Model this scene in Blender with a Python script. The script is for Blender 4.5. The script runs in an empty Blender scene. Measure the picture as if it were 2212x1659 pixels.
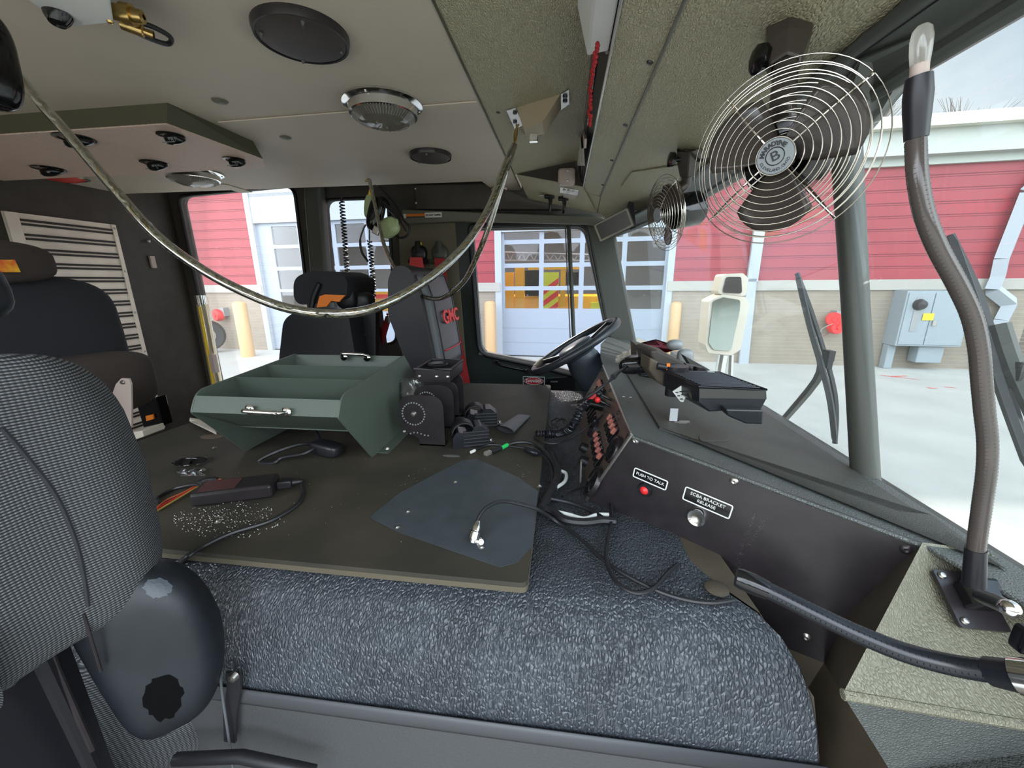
import bpy, bmesh, math, random
from mathutils import Vector, Matrix, geometry
random.seed(7)
S = bpy.context.scene
# ------------------------------------------------------------------ camera
W, H, F = 2212, 1659, 850.0
YAW, PIT, ROL = math.radians(7.4), math.radians(14.6), math.radians(-.5)
def _rot():
    ca, sa = math.cos(YAW), math.sin(YAW)
    R = Matrix(((ca, sa, 0), (0, 0, -1), (-sa, ca, 0)))
    Rp = Matrix(((1, 0, 0), (0, math.cos(PIT), -math.sin(PIT)), (0, math.sin(PIT), math.cos(PIT))))
    Rr = Matrix(((math.cos(ROL), -math.sin(ROL), 0), (math.sin(ROL), math.cos(ROL), 0), (0, 0, 1)))
    return Rr @ Rp @ R
RC = _rot(); RT = RC.transposed()
cam = bpy.data.cameras.new('camera'); co = bpy.data.objects.new('camera', cam); S.collection.objects.link(co)
cam.sensor_width = 36; cam.lens = F / W * 36; cam.clip_start = .01; cam.clip_end = 500
co.matrix_world = Matrix((RC[0], -Vector(RC[1]), -Vector(RC[2]))).transposed().to_4x4()
S.camera = co
# ------------------------------------------------------------------ world, sun, exposure
w = bpy.data.worlds.new('sky'); S.world = w; w.use_nodes = True
nt = w.node_tree; N = nt.nodes; L = nt.links; N.clear()
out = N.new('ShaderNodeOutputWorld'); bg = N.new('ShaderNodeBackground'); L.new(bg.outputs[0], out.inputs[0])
tc = N.new('ShaderNodeTexCoord'); sep = N.new('ShaderNodeSeparateXYZ'); L.new(tc.outputs['Generated'], sep.inputs[0])
rmp = N.new('ShaderNodeValToRGB'); L.new(sep.outputs[2], rmp.inputs[0])
rmp.color_ramp.elements[0].position = 0; rmp.color_ramp.elements[0].color = (.62, .68, .74, 1)
rmp.color_ramp.elements[1].position = .8; rmp.color_ramp.elements[1].color = (.34, .44, .58, 1)
nz = N.new('ShaderNodeTexNoise'); nz.inputs['Scale'].default_value = 2.2; nz.inputs['Detail'].default_value = 6
L.new(tc.outputs['Generated'], nz.inputs['Vector'])
cr = N.new('ShaderNodeValToRGB'); L.new(nz.outputs[0], cr.inputs[0])
cr.color_ramp.elements[0].position = .42; cr.color_ramp.elements[1].position = .62
mx = N.new('ShaderNodeMix'); mx.data_type = 'RGBA'; L.new(cr.outputs[0], mx.inputs[0]); L.new(rmp.outputs[0], mx.inputs[6])
mx.inputs[7].default_value = (.78, .82, .86, 1); 
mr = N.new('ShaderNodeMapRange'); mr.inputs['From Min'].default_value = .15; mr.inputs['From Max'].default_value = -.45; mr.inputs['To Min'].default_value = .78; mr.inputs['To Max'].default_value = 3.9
L.new(sep.outputs[1], mr.inputs[0]); L.new(mr.outputs[0], bg.inputs[1])      # unseen sky behind the camera brightened to add light inside the cab
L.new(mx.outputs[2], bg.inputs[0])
sl = bpy.data.lights.new('sun', 'SUN'); so = bpy.data.objects.new('sun', sl); S.collection.objects.link(so)
sl.energy = 3.2; sl.angle = math.radians(1.2); sl.color = (1, .93, .82)
so.rotation_euler = Vector((-.60, 1.0, .80)).to_track_quat('Z', 'Y').to_euler()
S.view_settings.view_transform = 'Standard'; S.view_settings.look = 'None'; S.view_settings.gamma = 1
S.view_settings.use_curve_mapping = False; S.view_settings.exposure = 1.25
S.cycles.max_bounces = 10; S.cycles.diffuse_bounces = 6; S.cycles.transparent_max_bounces = 16
S.cycles.caustics_reflective = False; S.cycles.caustics_refractive = False
try: S.cycles.use_denoising = True
except Exception: pass
# ------------------------------------------------------------------ projection helpers (a pixel's ray met with a real plane)
def ray(px, py): return (RT @ Vector(((px - W / 2) / F, (py - H / 2) / F, 1)))
def P(px, py, ax, v):
    d = ray(px, py); return d * (v / d['xyz'.index(ax)])
def PP(px, py, pt, n):
    d = ray(px, py); n = Vector(n); return d * (Vector(pt).dot(n) / d.dot(n))
def V(*a): return Vector(a)
def proj(p): q = RC @ Vector(p); return W / 2 + F * q.x / q.z, H / 2 + F * q.y / q.z
from mathutils.bvhtree import BVHTree
class Surf:                  # finds the point of a built surface a pixel's ray meets
    def __init__(s, m, off=.0015): s.t = BVHTree.FromPolygons([tuple(v) for v in m.v], m.f); s.off = off
    def __call__(s, px, py):
        d = ray(px, py).normalized(); h = s.t.ray_cast(Vector((0, 0, 0)), d)
        return (h[0] - d * s.off) if h[0] is not None else None
def surf_patch(m, sf, pts):
    h = [sf(*p) for p in pts]; c = sf(sum(p[0] for p in pts) / len(pts), sum(p[1] for p in pts) / len(pts))
    if c is None or any(x is None for x in h): return
    mid = [sf((p[0] + sum(q[0] for q in pts) / len(pts)) / 2, (p[1] + sum(q[1] for q in pts) / len(pts)) / 2) for p in pts]; n = len(pts)
    m.add(h + mid + [c], [(i, (i + 1) % n, n + (i + 1) % n, n + i) for i in range(n)] + [(n + i, n + (i + 1) % n, 2 * n) for i in range(n)])
# ------------------------------------------------------------------ object helpers
def obj(name, mesh, mat, parent=None):
    o = bpy.data.objects.new(name, mesh)
    S.collection.objects.link(o)
    if mat is not None and not mesh.materials:
        mesh.materials.append(mat)
    if parent is not None:
        o.parent = parent
        if parent.type == 'EMPTY' and not parent.get('_l'): o.location = -parent.location
    return o
def thing(name, label, cat, loc=(0, 0, 0), group=None, local=False):
    o = bpy.data.objects.new(name, None); S.collection.objects.link(o); o.empty_display_size = .05
    o.location = loc; o['label'] = label; o['category'] = cat
    if group: o['group'] = group
    if local: o['_l'] = 1
    return o
def tag(o, label, cat, group=None):
    o['label'] = label; o['category'] = cat
    if group: o['group'] = group
    return o
def struct(o): o['kind'] = 'structure'; return o
def dup(root, loc=None, rot=None, label=None):
    r = root.copy(); S.collection.objects.link(r)
    if loc is not None: r.location = loc
    if rot is not None: r.rotation_euler = rot
    if label: r['label'] = label
    for ch in list(root.children):
        c = ch.copy(); S.collection.objects.link(c); c.parent = r
        for g in ch.children:
            d = g.copy(); S.collection.objects.link(d); d.parent = c
    return r
SPLIT = {'screw', 'bolt', 'hinge_bolt', 'frame_bolt', 'plate_screw', 'panel_screw', 'handle_foot', 'knob', 'flange', 'white_field', 'button', 'rivet', 'icon', 'headrest_post', 'bulb', 'hanging_lead', 'stitching', 'rail_tube', 'siding', 'brick_base', 'stone_ledge', 'door_frame', 'conduit', 'arm', 'pages', 'cord', 'housing', 'white_panel', 'lime_part', 'switch_knob', 'cab_glass', 'red_chevron', 'border', 'wire', 'base_bracket', 'temple'}
class MB:
    def __init__(s): s.v = []; s.f = []; s.sm = []
    def add(s, vs, fs, smooth=False):
        b = len(s.v); s.v += [Vector(x) for x in vs]; s.f += [tuple(i + b for i in f) for f in fs]; s.sm += [smooth] * len(fs); return s
    def box(s, c, sz, rot=None):
        c = Vector(c); R = rot or Matrix.Identity(3); x, y, z = [t / 2 for t in sz]
        vs = [c + R @ Vector((i * x, j * y, k * z)) for i in (-1, 1) for j in (-1, 1) for k in (-1, 1)]
        return s.add(vs, [(0, 1, 3, 2), (4, 6, 7, 5), (0, 4, 5, 1), (2, 3, 7, 6), (0, 2, 6, 4), (1, 5, 7, 3)])
    def bx(s, a, b):
        a, b = Vector(a), Vector(b); return s.box((a + b) / 2, [abs(t) for t in (b - a)])
    def prism(s, pts, ext):      # 3-D planar polygon extruded by a vector
        ext = Vector(ext); n = len(pts); pts = [Vector(p) for p in pts]
        s.add(pts + [p + ext for p in pts], [tuple(range(n))[::-1], tuple(range(n, 2 * n))] + [(i, (i + 1) % n, n + (i + 1) % n, n + i) for i in range(n)]); return s
    def tube(s, path, r, n=10, closed=False, cap=True):
        path = [Vector(p) for p in path]; m = len(path); rs = r if isinstance(r, (list, tuple)) else [r] * m
        T = []
        for i in range(m):
            a = path[(i - 1) % m] if (closed or i > 0) else path[i]
            b = path[(i + 1) % m] if (closed or i < m - 1) else path[i]
            t = (b - a); T.append(t.normalized() if t.length > 1e-9 else Vector((0, 0, 1)))
        ref = Vector((0, 0, 1)) if abs(T[0].z) < .9 else Vector((1, 0, 0))
        u = T[0].cross(ref).normalized(); vs = []
        for i in range(m):
            u = (u - T[i] * u.dot(T[i])).normalized(); vv = T[i].cross(u)
            for k in range(n):
                a = 2 * math.pi * k / n; vs.append(path[i] + (u * math.cos(a) + vv * math.sin(a)) * rs[i])
        fs = []
        for i in range(m if closed else m - 1):
            j = (i + 1) % m
            for k in range(n): fs.append((i * n + k, i * n + (k + 1) % n, j * n + (k + 1) % n, j * n + k))
        s.add(vs, fs, True)
        if cap and not closed:
            b = len(s.v) - len(vs)
            s.f += [tuple(b + k for k in range(n))[::-1], tuple(b + (m - 1) * n + k for k in range(n))]; s.sm += [False, False]
        return s
    def lathe(s, prof, o, ax, n=32, smooth=True, ref=None, a0=0, a1=2 * math.pi):   # prof: (radius, height)
        ax = Vector(ax).normalized(); o = Vector(o)
        ref = Vector(ref) if ref else (Vector((0, 0, 1)) if abs(ax.z) < .9 else Vector((1, 0, 0)))
        u = (ref - ax * ref.dot(ax)).normalized(); vv = ax.cross(u); m = len(prof); vs = []
        for (r, h) in prof:
            for k in range(n):
                a = 2 * math.pi * k / n; vs.append(o + ax * h + (u * math.cos(a) + vv * math.sin(a)) * max(r, 1e-5))
        return s.add(vs, [(i * n + k, i * n + (k + 1) % n, (i + 1) * n + (k + 1) % n, (i + 1) * n + k) for i in range(m - 1) for k in range(n)], smooth)
    def grid(s, fn, nu, nv, smooth=True):
        vs = [fn(i / nu, j / nv) for i in range(nu + 1) for j in range(nv + 1)]
        return s.add(vs, [(i * (nv + 1) + j, (i + 1) * (nv + 1) + j, (i + 1) * (nv + 1) + j + 1, i * (nv + 1) + j + 1) for i in range(nu) for j in range(nv)], smooth)
    def sq(s, c, R, h, e1=.35, e2=.35, nu=28, nv=20, warp=None):   # superquadric cushion, half sizes h, axes = columns of R
        c = Vector(c); vs = []
        def p(x, e): return math.copysign(abs(x) ** e, x)
        for i in range(nv + 1):
            ph = -math.pi / 2 + math.pi * i / nv
            for k in range(nu):
                th = 2 * math.pi * k / nu
                q = Vector((h[0] * p(math.cos(ph), e1) * p(math.cos(th), e2), h[1] * p(math.cos(ph), e1) * p(math.sin(th), e2), h[2] * p(math.sin(ph), e1)))
                if warp: q = warp(q)
                vs.append(c + R @ q)
        return s.add(vs, [(i * nu + k, i * nu + (k + 1) % nu, (i + 1) * nu + (k + 1) % nu, (i + 1) * nu + k) for i in range(nv) for k in range(nu)], True)
    def islands(s):
        par = list(range(len(s.v)))
        def fd(a):
            while par[a] != a: par[a] = par[par[a]]; a = par[a]
            return a
        for f in s.f:
            for i in f[1:]: par[fd(i)] = fd(f[0])
        gr = {}
        for f, q in zip(s.f, s.sm): gr.setdefault(fd(f[0]), []).append((f, q))
        res = []
        for fs in gr.values():
            m = MB(); idx = {}
            for f, q in fs:
                for i in f:
                    if i not in idx: idx[i] = len(m.v); m.v.append(s.v[i])
                m.f.append(tuple(idx[i] for i in f)); m.sm.append(q)
            res.append(m)
        return res
    def build(s, name, mat, parent=None, bevel=0, seg=2, solid=0):
        if parent is not None and name in SPLIT:
            fl = [fs_.build(name + ' ', mat, parent, bevel, seg, solid) for fs_ in s.islands()]
            for o in fl: o.name = name
            return fl[0]
        me = bpy.data.meshes.new(name); me.from_pydata([tuple(v) for v in s.v], [], s.f); me.validate()
        bm = bmesh.new(); bm.from_mesh(me); bmesh.ops.remove_doubles(bm, verts=bm.verts, dist=1e-6)
        bmesh.ops.recalc_face_normals(bm, faces=bm.faces); bm.to_mesh(me); bm.free()
        if any(s.sm):
            me.polygons.foreach_set('use_smooth', [True] * len(me.polygons))
            try: me.set_sharp_from_angle(angle=math.radians(40))
            except Exception: pass
        o = obj(name, me, mat, parent)
        if solid:
            m = o.modifiers.new('s', 'SOLIDIFY'); m.thickness = solid
        if bevel:
            m = o.modifiers.new('b', 'BEVEL'); m.width = bevel; m.segments = seg; m.limit_method = 'ANGLE'; m.angle_limit = math.radians(40)
        return o
def one(name, fn, mat, parent=None, **k):
    m = MB(); fn(m); return m.build(name, mat, parent, **k)
def fr(o, u, v, n=None):
    u = Vector(u).normalized(); v = Vector(v); v = (v - u * v.dot(u)).normalized(); n = u.cross(v)
    return Vector(o), u, v, n
def at(f, x, y, z=0): return f[0] + f[1] * x + f[2] * y + f[3] * z
def rotm(f): return Matrix((f[1], f[2], f[3])).transposed()
def to2(f, p): d = Vector(p) - f[0]; return (d.dot(f[1]), d.dot(f[2]))
def rpoly(pts, r, n=6):     # 2-D polygon with rounded corners
    res = []; m = len(pts); rr = r if isinstance(r, (list, tuple)) else [r] * m
    for i in range(m):
        p = Vector(pts[i]).to_2d(); a = (Vector(pts[i - 1]).to_2d() - p); b = (Vector(pts[(i + 1) % m]).to_2d() - p)
        R = rr[i]
        if R <= 0: res.append(tuple(p)); continue
        an = a.angle(b); t = min(R / math.tan(an / 2), a.length * .49, b.length * .49)
        p0 = p + a.normalized() * t; p2 = p + b.normalized() * t
        for k in range(n + 1):
            s = k / n; q = p0 * (1 - s) ** 2 + p * 2 * s * (1 - s) + p2 * s * s; res.append((q.x, q.y))
    return res
def rrect(x0, y0, x1, y1, r, n=6): return rpoly([(x0, y0), (x1, y0), (x1, y1), (x0, y1)], r, n)
def plate(m, f, outer, holes=(), th=.01):     # front face at +0, body extends along -n
    loops = [list(outer)] + [list(h) for h in holes]
    flat = [p for l in loops for p in l]
    tris = geometry.tessellate_polygon([[Vector((p[0], p[1], 0)) for p in l] for l in loops])
    n = len(flat); vs = [at(f, x, y) for x, y in flat] + [at(f, x, y, -th) for x, y in flat]
    fs = [tuple(t) for t in tris] + [tuple(i + n for i in t)[::-1] for t in tris]; b = 0
    for l in loops:
        k = len(l); fs += [(b + i, b + (i + 1) % k, n + b + (i + 1) % k, n + b + i) for i in range(k)]; b += k
    return m.add(vs, fs)
def ringm(m, f, outer, w_, th, off=0, closed=True):   # bar following a 2-D loop
    pts = [at(f, x, y, off) for x, y in outer]
    return m.tube(pts, w_, 8, closed=closed)
def spline(pts, n=8):       # Catmull-Rom through points
    pts = [Vector(p) for p in pts]; r = []
    for i in range(len(pts) - 1):
        p0 = pts[max(i - 1, 0)]; p1 = pts[i]; p2 = pts[i + 1]; p3 = pts[min(i + 2, len(pts) - 1)]
        for k in range(n):
            t = k / n; r.append(.5 * ((2 * p1) + (p2 - p0) * t + (2 * p0 - 5 * p1 + 4 * p2 - p3) * t * t + (3 * p1 - p0 - 3 * p2 + p3) * t ** 3))
    return r + [pts[-1]]
def coil(path, R, pitch, n=10):
    path = [Vector(p) for p in path]; L_ = [0]
    for i in range(1, len(path)): L_.append(L_[-1] + (path[i] - path[i - 1]).length)
    tot = L_[-1]; steps = int(tot / pitch * n); r = []; j = 0; u = None
    for s in range(steps + 1):
        d = tot * s / steps
        while j < len(path) - 2 and L_[j + 1] < d: j += 1
        t = (d - L_[j]) / max(L_[j + 1] - L_[j], 1e-9); c = path[j].lerp(path[j + 1], t); T = (path[j + 1] - path[j]).normalized()
        if u is None: u = T.orthogonal().normalized()
        u = (u - T * u.dot(T)).normalized(); v = T.cross(u); a = 2 * math.pi * s / n
        r.append(c + (u * math.cos(a) + v * math.sin(a)) * R)
    return r
def text(name, body, f, size, mat, parent=None, ext=.0003, align='CENTER', bold=0, sx=1):
    c = bpy.data.curves.new(name, 'FONT'); c.body = body; c.size = size; c.extrude = ext; c.align_x = align; c.align_y = 'CENTER'; c.offset = bold
    t = bpy.data.objects.new(name, c); S.collection.objects.link(t)
    me = bpy.data.meshes.new_from_object(t.evaluated_get(bpy.context.evaluated_depsgraph_get())); bpy.data.objects.remove(t)
    M = Matrix.LocRotScale(f[0], rotm(f).to_quaternion(), Vector((sx, 1, 1))); me.transform(M); me.materials.clear()
    return obj(name, me, mat, parent)
# ------------------------------------------------------------------ materials
def mat(name, col, rough=.6, metal=0, bump=None, var=0, spec=.5, coat=0, vscale=12, col2=None, emit=None, alpha=1, stretch=None):
    m = bpy.data.materials.new(name); m.use_nodes = True; t = m.node_tree; b = t.nodes['Principled BSDF']
    b.inputs['Base Color'].default_value = (*col, 1); b.inputs['Roughness'].default_value = rough; b.inputs['Metallic'].default_value = metal
    b.inputs['Specular IOR Level'].default_value = spec; b.inputs['Coat Weight'].default_value = coat
    tcn = t.nodes.new('ShaderNodeTexCoord'); src = tcn.outputs['Object']
    if stretch:
        mp = t.nodes.new('ShaderNodeMapping'); mp.inputs['Scale'].default_value = stretch; t.links.new(src, mp.inputs[0]); src = mp.outputs[0]
    if var or col2:
        n = t.nodes.new('ShaderNodeTexNoise'); n.inputs['Scale'].default_value = vscale; n.inputs['Detail'].default_value = 5; t.links.new(tcn.outputs['Object'], n.inputs['Vector'])
        r = t.nodes.new('ShaderNodeValToRGB'); t.links.new(n.outputs[0], r.inputs[0]); c2 = col2 or tuple(c * (1 + var) for c in col); c1 = col if col2 else tuple(c * (1 - var) for c in col)
        r.color_ramp.elements[0].position = .35; r.color_ramp.elements[1].position = .68
        r.color_ramp.elements[0].color = (*c1, 1); r.color_ramp.elements[1].color = (*c2, 1); t.links.new(r.outputs[0], b.inputs['Base Color'])
    if bump:
        kind, sc, st = bump; h = None
        if kind == 'leather':
            n0 = t.nodes.new('ShaderNodeTexNoise'); n0.inputs['Scale'].default_value = sc * .5; t.links.new(src, n0.inputs['Vector'])
            ad = t.nodes.new('ShaderNodeVectorMath'); ad.operation = 'MULTIPLY_ADD'; t.links.new(n0.outputs['Color'], ad.inputs[0]); ad.inputs[1].default_value = (1.2 / sc,) * 3; t.links.new(src, ad.inputs[2])
            vo = t.nodes.new('ShaderNodeTexVoronoi'); vo.feature = 'DISTANCE_TO_EDGE'; vo.inputs['Scale'].default_value = sc; t.links.new(ad.outputs[0], vo.inputs['Vector'])
            rr = t.nodes.new('ShaderNodeMapRange'); rr.inputs['From Max'].default_value = .28; t.links.new(vo.outputs['Distance'], rr.inputs[0]); h = rr.outputs[0]
        elif kind == 'weave':
            w1 = t.nodes.new('ShaderNodeTexWave'); w1.bands_direction = 'Z'; w1.inputs['Scale'].default_value = sc; w1.inputs['Distortion'].default_value = .3; t.links.new(src, w1.inputs['Vector'])
            w2 = t.nodes.new('ShaderNodeTexWave'); w2.bands_direction = 'Y'; w2.inputs['Scale'].default_value = sc * .8; t.links.new(src, w2.inputs['Vector'])
            mu = t.nodes.new('ShaderNodeMath'); mu.operation = 'MULTIPLY'; t.links.new(w1.outputs['Fac'], mu.inputs[0])
            mu2 = t.nodes.new('ShaderNodeMath'); mu2.operation = 'MULTIPLY_ADD'; mu2.inputs[1].default_value = .6; mu2.inputs[2].default_value = .4; t.links.new(w2.outputs['Fac'], mu2.inputs[0]); t.links.new(mu2.outputs[0], mu.inputs[1]); h = mu.outputs[0]
            r2 = t.nodes.new('ShaderNodeValToRGB'); t.links.new(h, r2.inputs[0]); r2.color_ramp.elements[0].position = .15; r2.color_ramp.elements[1].position = .6
            r2.color_ramp.elements[0].color = (*[c * .25 for c in col], 1); r2.color_ramp.elements[1].color = (*(col2 or [c * 2.2 for c in col]), 1); t.links.new(r2.outputs[0], b.inputs['Base Color'])
        else:
            n = t.nodes.new('ShaderNodeTexNoise'); n.inputs['Scale'].default_value = sc; n.inputs['Detail'].default_value = 3; t.links.new(src, n.inputs['Vector']); h = n.outputs[0]
        bp = t.nodes.new('ShaderNodeBump'); bp.inputs['Strength'].default_value = st; bp.inputs['Distance'].default_value = .0015; t.links.new(h, bp.inputs['Height']); t.links.new(bp.outputs[0], b.inputs['Normal'])
    if emit: b.inputs['Emission Color'].default_value = (*col, 1); b.inputs['Emission Strength'].default_value = emit
    if alpha < 1: b.inputs['Alpha'].default_value = alpha
    return m
def glass(name, haze=.03, tint=(.95, .97, .97), refl=.08, hazecol=(.9, .92, .9)):
    m = bpy.data.materials.new(name); m.use_nodes = True; t = m.node_tree; t.nodes.clear(); o = t.nodes.new('ShaderNodeOutputMaterial')
    tr = t.nodes.new('ShaderNodeBsdfTransparent'); tr.inputs[0].default_value = (*tint, 1)
    gl = t.nodes.new('ShaderNodeBsdfGlossy'); gl.inputs['Roughness'].default_value = .02
    tl = t.nodes.new('ShaderNodeBsdfTranslucent'); tl.inputs[0].default_value = (*hazecol, 1)
    fz = t.nodes.new('ShaderNodeFresnel'); fz.inputs[0].default_value = 1.45
    mm = t.nodes.new('ShaderNodeMath'); mm.operation = 'MULTIPLY'; mm.inputs[1].default_value = refl * 10; t.links.new(fz.outputs[0], mm.inputs[0]); mm.use_clamp = True
    a = t.nodes.new('ShaderNodeMixShader'); t.links.new(mm.outputs[0], a.inputs[0]); t.links.new(tr.outputs[0], a.inputs[1]); t.links.new(gl.outputs[0], a.inputs[2])
    c = t.nodes.new('ShaderNodeMixShader'); c.inputs[0].default_value = haze; t.links.new(a.outputs[0], c.inputs[1]); t.links.new(tl.outputs[0], c.inputs[2])
    t.links.new(c.outputs[0], o.inputs[0]); return m
M = dict(
    headliner=mat('headliner', (.62, .54, .44), .62, bump=('noise', 260, .10), var=.04, vscale=3),
    vinyl_olive=mat('olive_textured_vinyl', (.52, .47, .31), .40, bump=('leather', 170, 1.0), stretch=(1.5, .6, 1)),
    vinyl_box=mat('tan_textured_vinyl', (.80, .59, .48), .5, bump=('leather', 170, .9), stretch=(.8, 1.3, 1)),
    olive_edge=mat('olive_edge', (.075, .072, .040), .55, bump=('noise', 500, .3)),
    wall=mat('dark_wall_lining', (.052, .045, .036), .6, bump=('noise', 200, .2), var=.15),
    wallolive=mat('olive_wall_lining', (.15, .13, .085), .55, bump=('noise', 300, .2)),
    frame=mat('grey_frame', (.075, .078, .066), .42),
    greyolive=mat('grey_olive_trim', (.155, .15, .12), .45),
    doorgreen=mat('dark_green_paint', (.022, .032, .028), .35, bump=('noise', 300, .1)),
    rubber=mat('black_rubber', (.012, .012, .014), .45),
    black=mat('black_plastic', (.011, .011, .014), .38),
    blackm=mat('black_painted_metal', (.022, .018, .02), .33, var=.2, vscale=30),
    gloss=mat('gloss_black', (.008, .008, .009), .12),
    chrome=mat('chrome', (.82, .82, .80), .12, 1),
    steel=mat('brushed_steel', (.50, .48, .44), .35, 1),
    alu=mat('aluminium', (.95, .86, .74), .45, .1, var=.12, vscale=6),
    greymetal=mat('grey_metal', (.28, .29, .29), .5, .3),
    doghouse=mat('engine_cover_vinyl', (.044, .051, .060), .34, bump=('leather', 125, 1.0), var=.25, vscale=9, spec=.6, stretch=(1.7, 1, .75)),
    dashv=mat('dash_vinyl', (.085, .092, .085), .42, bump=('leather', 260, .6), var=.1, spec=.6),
    dashp=mat('dash_panel_vinyl', (.062, .062, .050), .50, bump=('leather', 330, .45), var=.1),
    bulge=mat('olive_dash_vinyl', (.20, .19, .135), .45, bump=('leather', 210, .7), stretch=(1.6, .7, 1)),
    brown=mat('brown_liner', (.085, .067, .045), .6, bump=('noise', 160, .3), var=.2),
    board=mat('worn_brown_board', (.028, .026, .019), .62, bump=('noise', 700, .25), col2=(.055, .046, .032), vscale=7),
    boardedge=mat('board_edge', (.10, .085, .055), .8, bump=('noise', 900, .6)),
    patch=mat('blue_grey_metal_plate', (.052, .062, .070), .42, bump=('noise', 400, .12), var=.12, vscale=25),
    binm=mat('green_textured_paint', (.080, .102, .082), .42, bump=('noise', 800, .35)),
    fabric=mat('ribbed_grey_fabric', (.040, .044, .050), .85, bump=('weave', 95, .9), col2=(.155, .165, .175)),
    fabdark=mat('dark_grey_fabric', (.020, .021, .026), .85, bump=('noise', 600, .3)),
    fabbrown=mat('brown_grey_fabric', (.055, .042, .036), .85, bump=('noise', 600, .3)),
    seatgrey=mat('grey_seat_vinyl', (.10, .105, .115), .48, bump=('noise', 60, .3)),
    seatblack=mat('black_seat_vinyl', (.018, .018, .021), .45, bump=('noise', 60, .2)),
    blackvinyl=mat('worn_black_vinyl', (.006, .008, .011), .42, bump=('noise', 25, .5), col2=(.014, .017, .022), vscale=9, spec=.35),
    red=mat('red', (.55, .015, .02), .45), redbelt=mat('red_webbing', (.42, .02, .025), .7, bump=('noise', 700, .3)),
    brightred=mat('bright_red', (.8, .03, .03), .35), orange=mat('orange', (.85, .22, .02), .5),
    yellow=mat('yellow', (.85, .55, .02), .4), white=mat('white', (.80, .80, .76), .5), cream=mat('cream_plastic', (.62, .56, .46), .45),
    pinkish=mat('beige_plastic', (.52, .42, .37), .45), limeg=mat('pale_green_plastic', (.45, .55, .28), .35), green=mat('green', (.02, .55, .12), .5),
    brass=mat('brass', (.55, .38, .14), .3, 1), whitecable=mat('white_cable', (.62, .64, .62), .45),
    glassr=glass('rear_side_glass', .022, (.98, .98, .98), .03),
    tanb=mat('tan_bracket_paint', (.42, .34, .23), .5, bump=('noise', 500, .2)), pinkred=mat('dull_red_cap', (.40, .13, .10), .4), column=mat('blue_grey_column', (.055, .070, .085), .38), blackm2=mat('dark_wheel_vinyl', (.028, .032, .038), .32),
    lens=glass('clear_lens', .6, (.92, .92, .90), .35, (.95, .93, .88)), redlens=mat('red_lens', (.7, .05, .04), .25),
    glassw=glass('windscreen_glass', .013, (.86, .89, .885), .02, (.92, .93, .86)), glasss=glass('side_glass', .006, (.80, .81, .83), .03),
    tube=glass('clear_tube', .10, (.90, .90, .82), .9, (.75, .74, .60)), ropecore=mat('rope_light_core', (.55, .53, .42), .3, .3),
    bag=glass('clear_bag', .45, (.85, .88, .88), .5, (.8, .82, .82)), screen=mat('screen', (.035, .034, .030), .25),
    debris=mat('white_crumbs', (.7, .7, .66), .6), stain=mat('dry_stain', (.14, .105, .075), .8),
    mirror=mat('mirror', (.75, .80, .78), .04, 1), flame=mat('flame_patch', (.75, .06, .02), .6, col2=(.9, .5, .03), vscale=45),
)
# ================================================================== THE CAB SHELL
YD = 2.42                       # driver's side wall plane
FW = fr((0, YD, 0), (1, 0, 0), (0, 0, 1))        # frame on that wall: u = x, v = z, n = -y (towards the cab)
def WL(px, py): p = P(px, py, 'y', YD); return (p.x, p.z)
W1 = rpoly([WL(386, 424), WL(636, 400), WL(690, 850), WL(478, 862)], [.06, .07, .05, .05])
W2 = rpoly([WL(700, 432), WL(838, 427), WL(858, 741), WL(728, 745)], .06)
W3 = rpoly([WL(1020, 494), WL(1263, 490), WL(1303, 680), WL(1327, 800), WL(1250, 811), WL(1159, 787), WL(1040, 762)], [.03, .07, 0, .01, .02, .1, .09])
pt, pb = WL(1329, 512), WL(1374, 738)
outer = [(-2.5, -1.25), (.75, -1.25), (.75, pb[1] - .12), (pb[0], pb[1] - .12), pb, pt, (pt[0] - .02, .66), (-2.5, .66)]
struct(one('wall_left', lambda m: plate(m, FW, outer, [W1, W2, W3], .05), M['wall']))
# door panels and trims on the left wall
FW2 = (FW[0] + FW[3] * .012, *FW[1:])
dr = [WL(985, 470), WL(1290, 462), WL(1342, 690), WL(1372, 740), WL(1400, 860), WL(1400, 940), WL(1015, 940), WL(1010, 830), WL(985, 640)]
d1 = thing('door_1', 'dark green cab door beside the steering wheel with window and grab handle', 'door', (0, YD, -1)); d1['kind'] = 'structure'; del d1['label']; del d1['category']
one('door_panel', lambda m: plate(m, FW2, rpoly(dr, [.06, .08, .02, .02, 0, 0, 0, 0, .02]), [W3], .012), M['doorgreen'], d1, bevel=.003)
def inset(poly, c, k): return [(c[0] + (x - c[0]) * k, c[1] + (y - c[1]) * k) for x, y in poly]
def centre(p): return (sum(a for a, b in p) / len(p), sum(b for a, b in p) / len(p))
def gasket(name, poly, r, mt, parent=None, off=.02):
    return one(name, lambda m: m.tube([at(FW, x, y, off) for x, y in poly], r, 8, closed=True), mt, parent)
gasket('window_seal', inset(W3, centre(W3), 1.03), .013, M['rubber'], d1)
gasket('window_rim', inset(W3, centre(W3), .985), .006, M['greymetal'], d1, .008)
one('window_bar', lambda m: (m.tube([P(1228, 484, 'y', YD - .01), P(1243, 805, 'y', YD - .01)], .012, 4), m.tube([P(1221, 484, 'y', YD - .02), P(1235, 805, 'y', YD - .02)], .004, 6)), M['frame'], d1)
one('sill_strip', lambda m: m.prism([P(1036, 758, 'y', YD - .03), P(1160, 782, 'y', YD - .03), P(1262, 808, 'y', YD - .03), P(1262, 816, 'y', YD - .03), P(1158, 790, 'y', YD - .03), P(1034, 766, 'y', YD - .03)], (0, .03, 0)), M['steel'], d1)
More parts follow.
